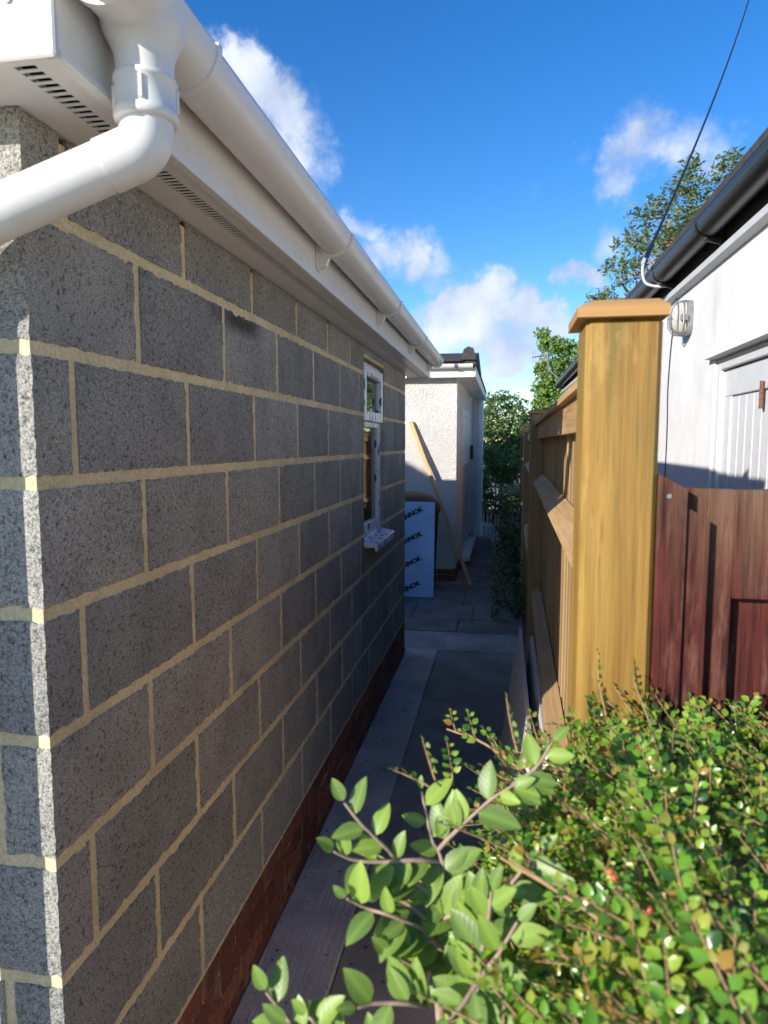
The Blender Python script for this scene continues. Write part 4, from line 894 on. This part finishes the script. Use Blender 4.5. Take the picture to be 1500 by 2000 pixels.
# large leaved shoots at the left of the hedge
bl = thing('broadleaf_shrub', 'straggling shrub with large pointed ribbed leaves leaning over the path', 'shrub', (-.03, .56, 0))
STEMS = [
 [(-.133,.560,1.385),(-.118,.560,1.367),(-.095,.570,1.338),(-.078,.580,1.310),(-.054,.580,1.291),(-.029,.590,1.265)],
 [(-.140,.550,1.345),(-.125,.560,1.333),(-.102,.570,1.327),(-.071,.580,1.326),(-.049,.600,1.313)],
 [(-.124,.530,1.317),(-.108,.540,1.303),(-.091,.540,1.300),(-.074,.550,1.287),(-.059,.560,1.271),(-.039,.570,1.239)],
 [(-.186,.500,1.248),(-.175,.500,1.235),(-.162,.500,1.219),(-.15,.510,1.187),(-.10,.53,1.10)],
 [(.012,.600,1.393),(-.006,.600,1.379),(-.026,.600,1.358),(-.043,.600,1.339),(-.054,.600,1.325)],
 [(-.072,.620,1.370),(-.066,.610,1.353),(-.060,.600,1.335),(-.053,.600,1.323),(-.048,.590,1.307),(-.053,.580,1.269),(-.056,.560,1.235),(-.059,.550,1.214)],
 [(.048,.620,1.428),(.033,.610,1.407),(.012,.600,1.393)],
 [(.007,.550,1.324),(-.013,.560,1.305),(-.035,.570,1.286),(-.054,.580,1.269)],
 [(-.004,.520,1.345),(-.006,.520,1.319),(-.011,.510,1.295),(-.014,.500,1.264)],
 [(.016,.500,1.336),(.003,.500,1.309),(-.009,.500,1.289),(-.018,.500,1.263)],
 [(-.104,.480,1.264),(-.092,.490,1.261),(-.067,.500,1.256),(-.056,.520,1.238)],
 [(-.032,.470,1.275),(-.023,.480,1.280),(-.016,.490,1.285),(-.007,.500,1.291)],
 [(-.088,.530,1.273),(-.072,.540,1.258),(-.060,.550,1.243)],
 [(-.148,.490,1.241),(-.142,.490,1.236),(-.134,.500,1.200),(-.10,.52,1.12)],
 [(-.075,.47,1.215),(-.06,.48,1.215),(-.045,.49,1.21),(-.03,.5,1.20)],
 [(-.165,.49,1.232),(-.15,.495,1.222),(-.13,.50,1.205),(-.10,.51,1.17)], [(-.05,.44,1.235),(-.035,.45,1.225),(-.02,.47,1.20)], [(.03,.45,1.255),(.012,.46,1.24),(-.005,.48,1.215)], [(.035,.56,1.36),(.018,.56,1.335),(.0,.56,1.305),(-.015,.55,1.275)], [(-.10,.56,1.30),(-.08,.565,1.295),(-.06,.57,1.275)], [(-.095,.47,1.235),(-.08,.48,1.225),(-.06,.49,1.21)],
 [(-.03,.48,1.235),(-.02,.49,1.225),(-.012,.50,1.205)], [(.02,.49,1.27),(.006,.495,1.255),(-.006,.50,1.235)]]
tpls = [leafmesh('leaf', .030 * k, .0165 * k, f, dr, 8, MT['large']) for k, f, dr in ((1.0, .35, .003), (1.12, .25, .006), (.92, .5, .002), (1.0, .15, .005))]
rr = random.Random(5)
for si, s in enumerate(STEMS):
    pts = bez(s, 6); n = len(pts)
    MB().tube(pts, [.0011 + .0013 * i / (n - 1) for i in range(n)], 6).build('stem', MT['stem'], bl)
    acc = 0; sg = 1; last = pts[0]
    tip = (pts[0] - pts[1]).normalized()
    for i in range(n):
        acc += (pts[i] - last).length; last = pts[i]
        if i == 0 or acc > .0125:
            acc = 0; sg = -sg; t = (pts[max(i - 1, 0)] - pts[min(i + 1, n - 1)]).normalized()
            view = (CAM - pts[i]).normalized(); side = t.cross(view).normalized()
            for rep in range(1 if i < n * .5 else 2):
                d = (t * rr.uniform(.3, .9) + side * sg * rr.uniform(.6, 1.1) + view * rr.uniform(-.2, .5)).normalized() if i else (t + side * .2).normalized()
                up = (SUN * .8 + view * rr.uniform(.4, 1) + Vector((0, 0, 1)) * rr.uniform(.2, .9) + side * rr.gauss(0, .3)).normalized()
                sc_ = rr.uniform(.75, 1.3) * (.62 if i < 2 else 1); me = rr.choice(tpls)
                o = link('leaf', me, bl); o.matrix_local = Matrix.Translation(Vector(o.location) + pts[i] + d * .002) @ (frame(d, up) @ Matrix.Scale(sc_, 3)).to_4x4(); sg = -sg if rep else sg
MB().tube(bez([(-.053, .58, 1.26), (-.04, .58, 1.0), (-.02, .56, .5), (-.03, .56, -.02)], 5), .005, 7).build('stem', MT['stem'], bl)
MB().tube(bez([(-.015, .5, 1.262), (-.02, .52, 1.0), (-.02, .55, .5), (-.03, .56, -.02)], 5), .005, 7).build('stem', MT['stem'], bl)
MB().tube(bez([(-.10, .53, 1.10), (-.06, .55, .7), (-.03, .56, -.02)], 5), .004, 7).build('stem', MT['stem'], bl)
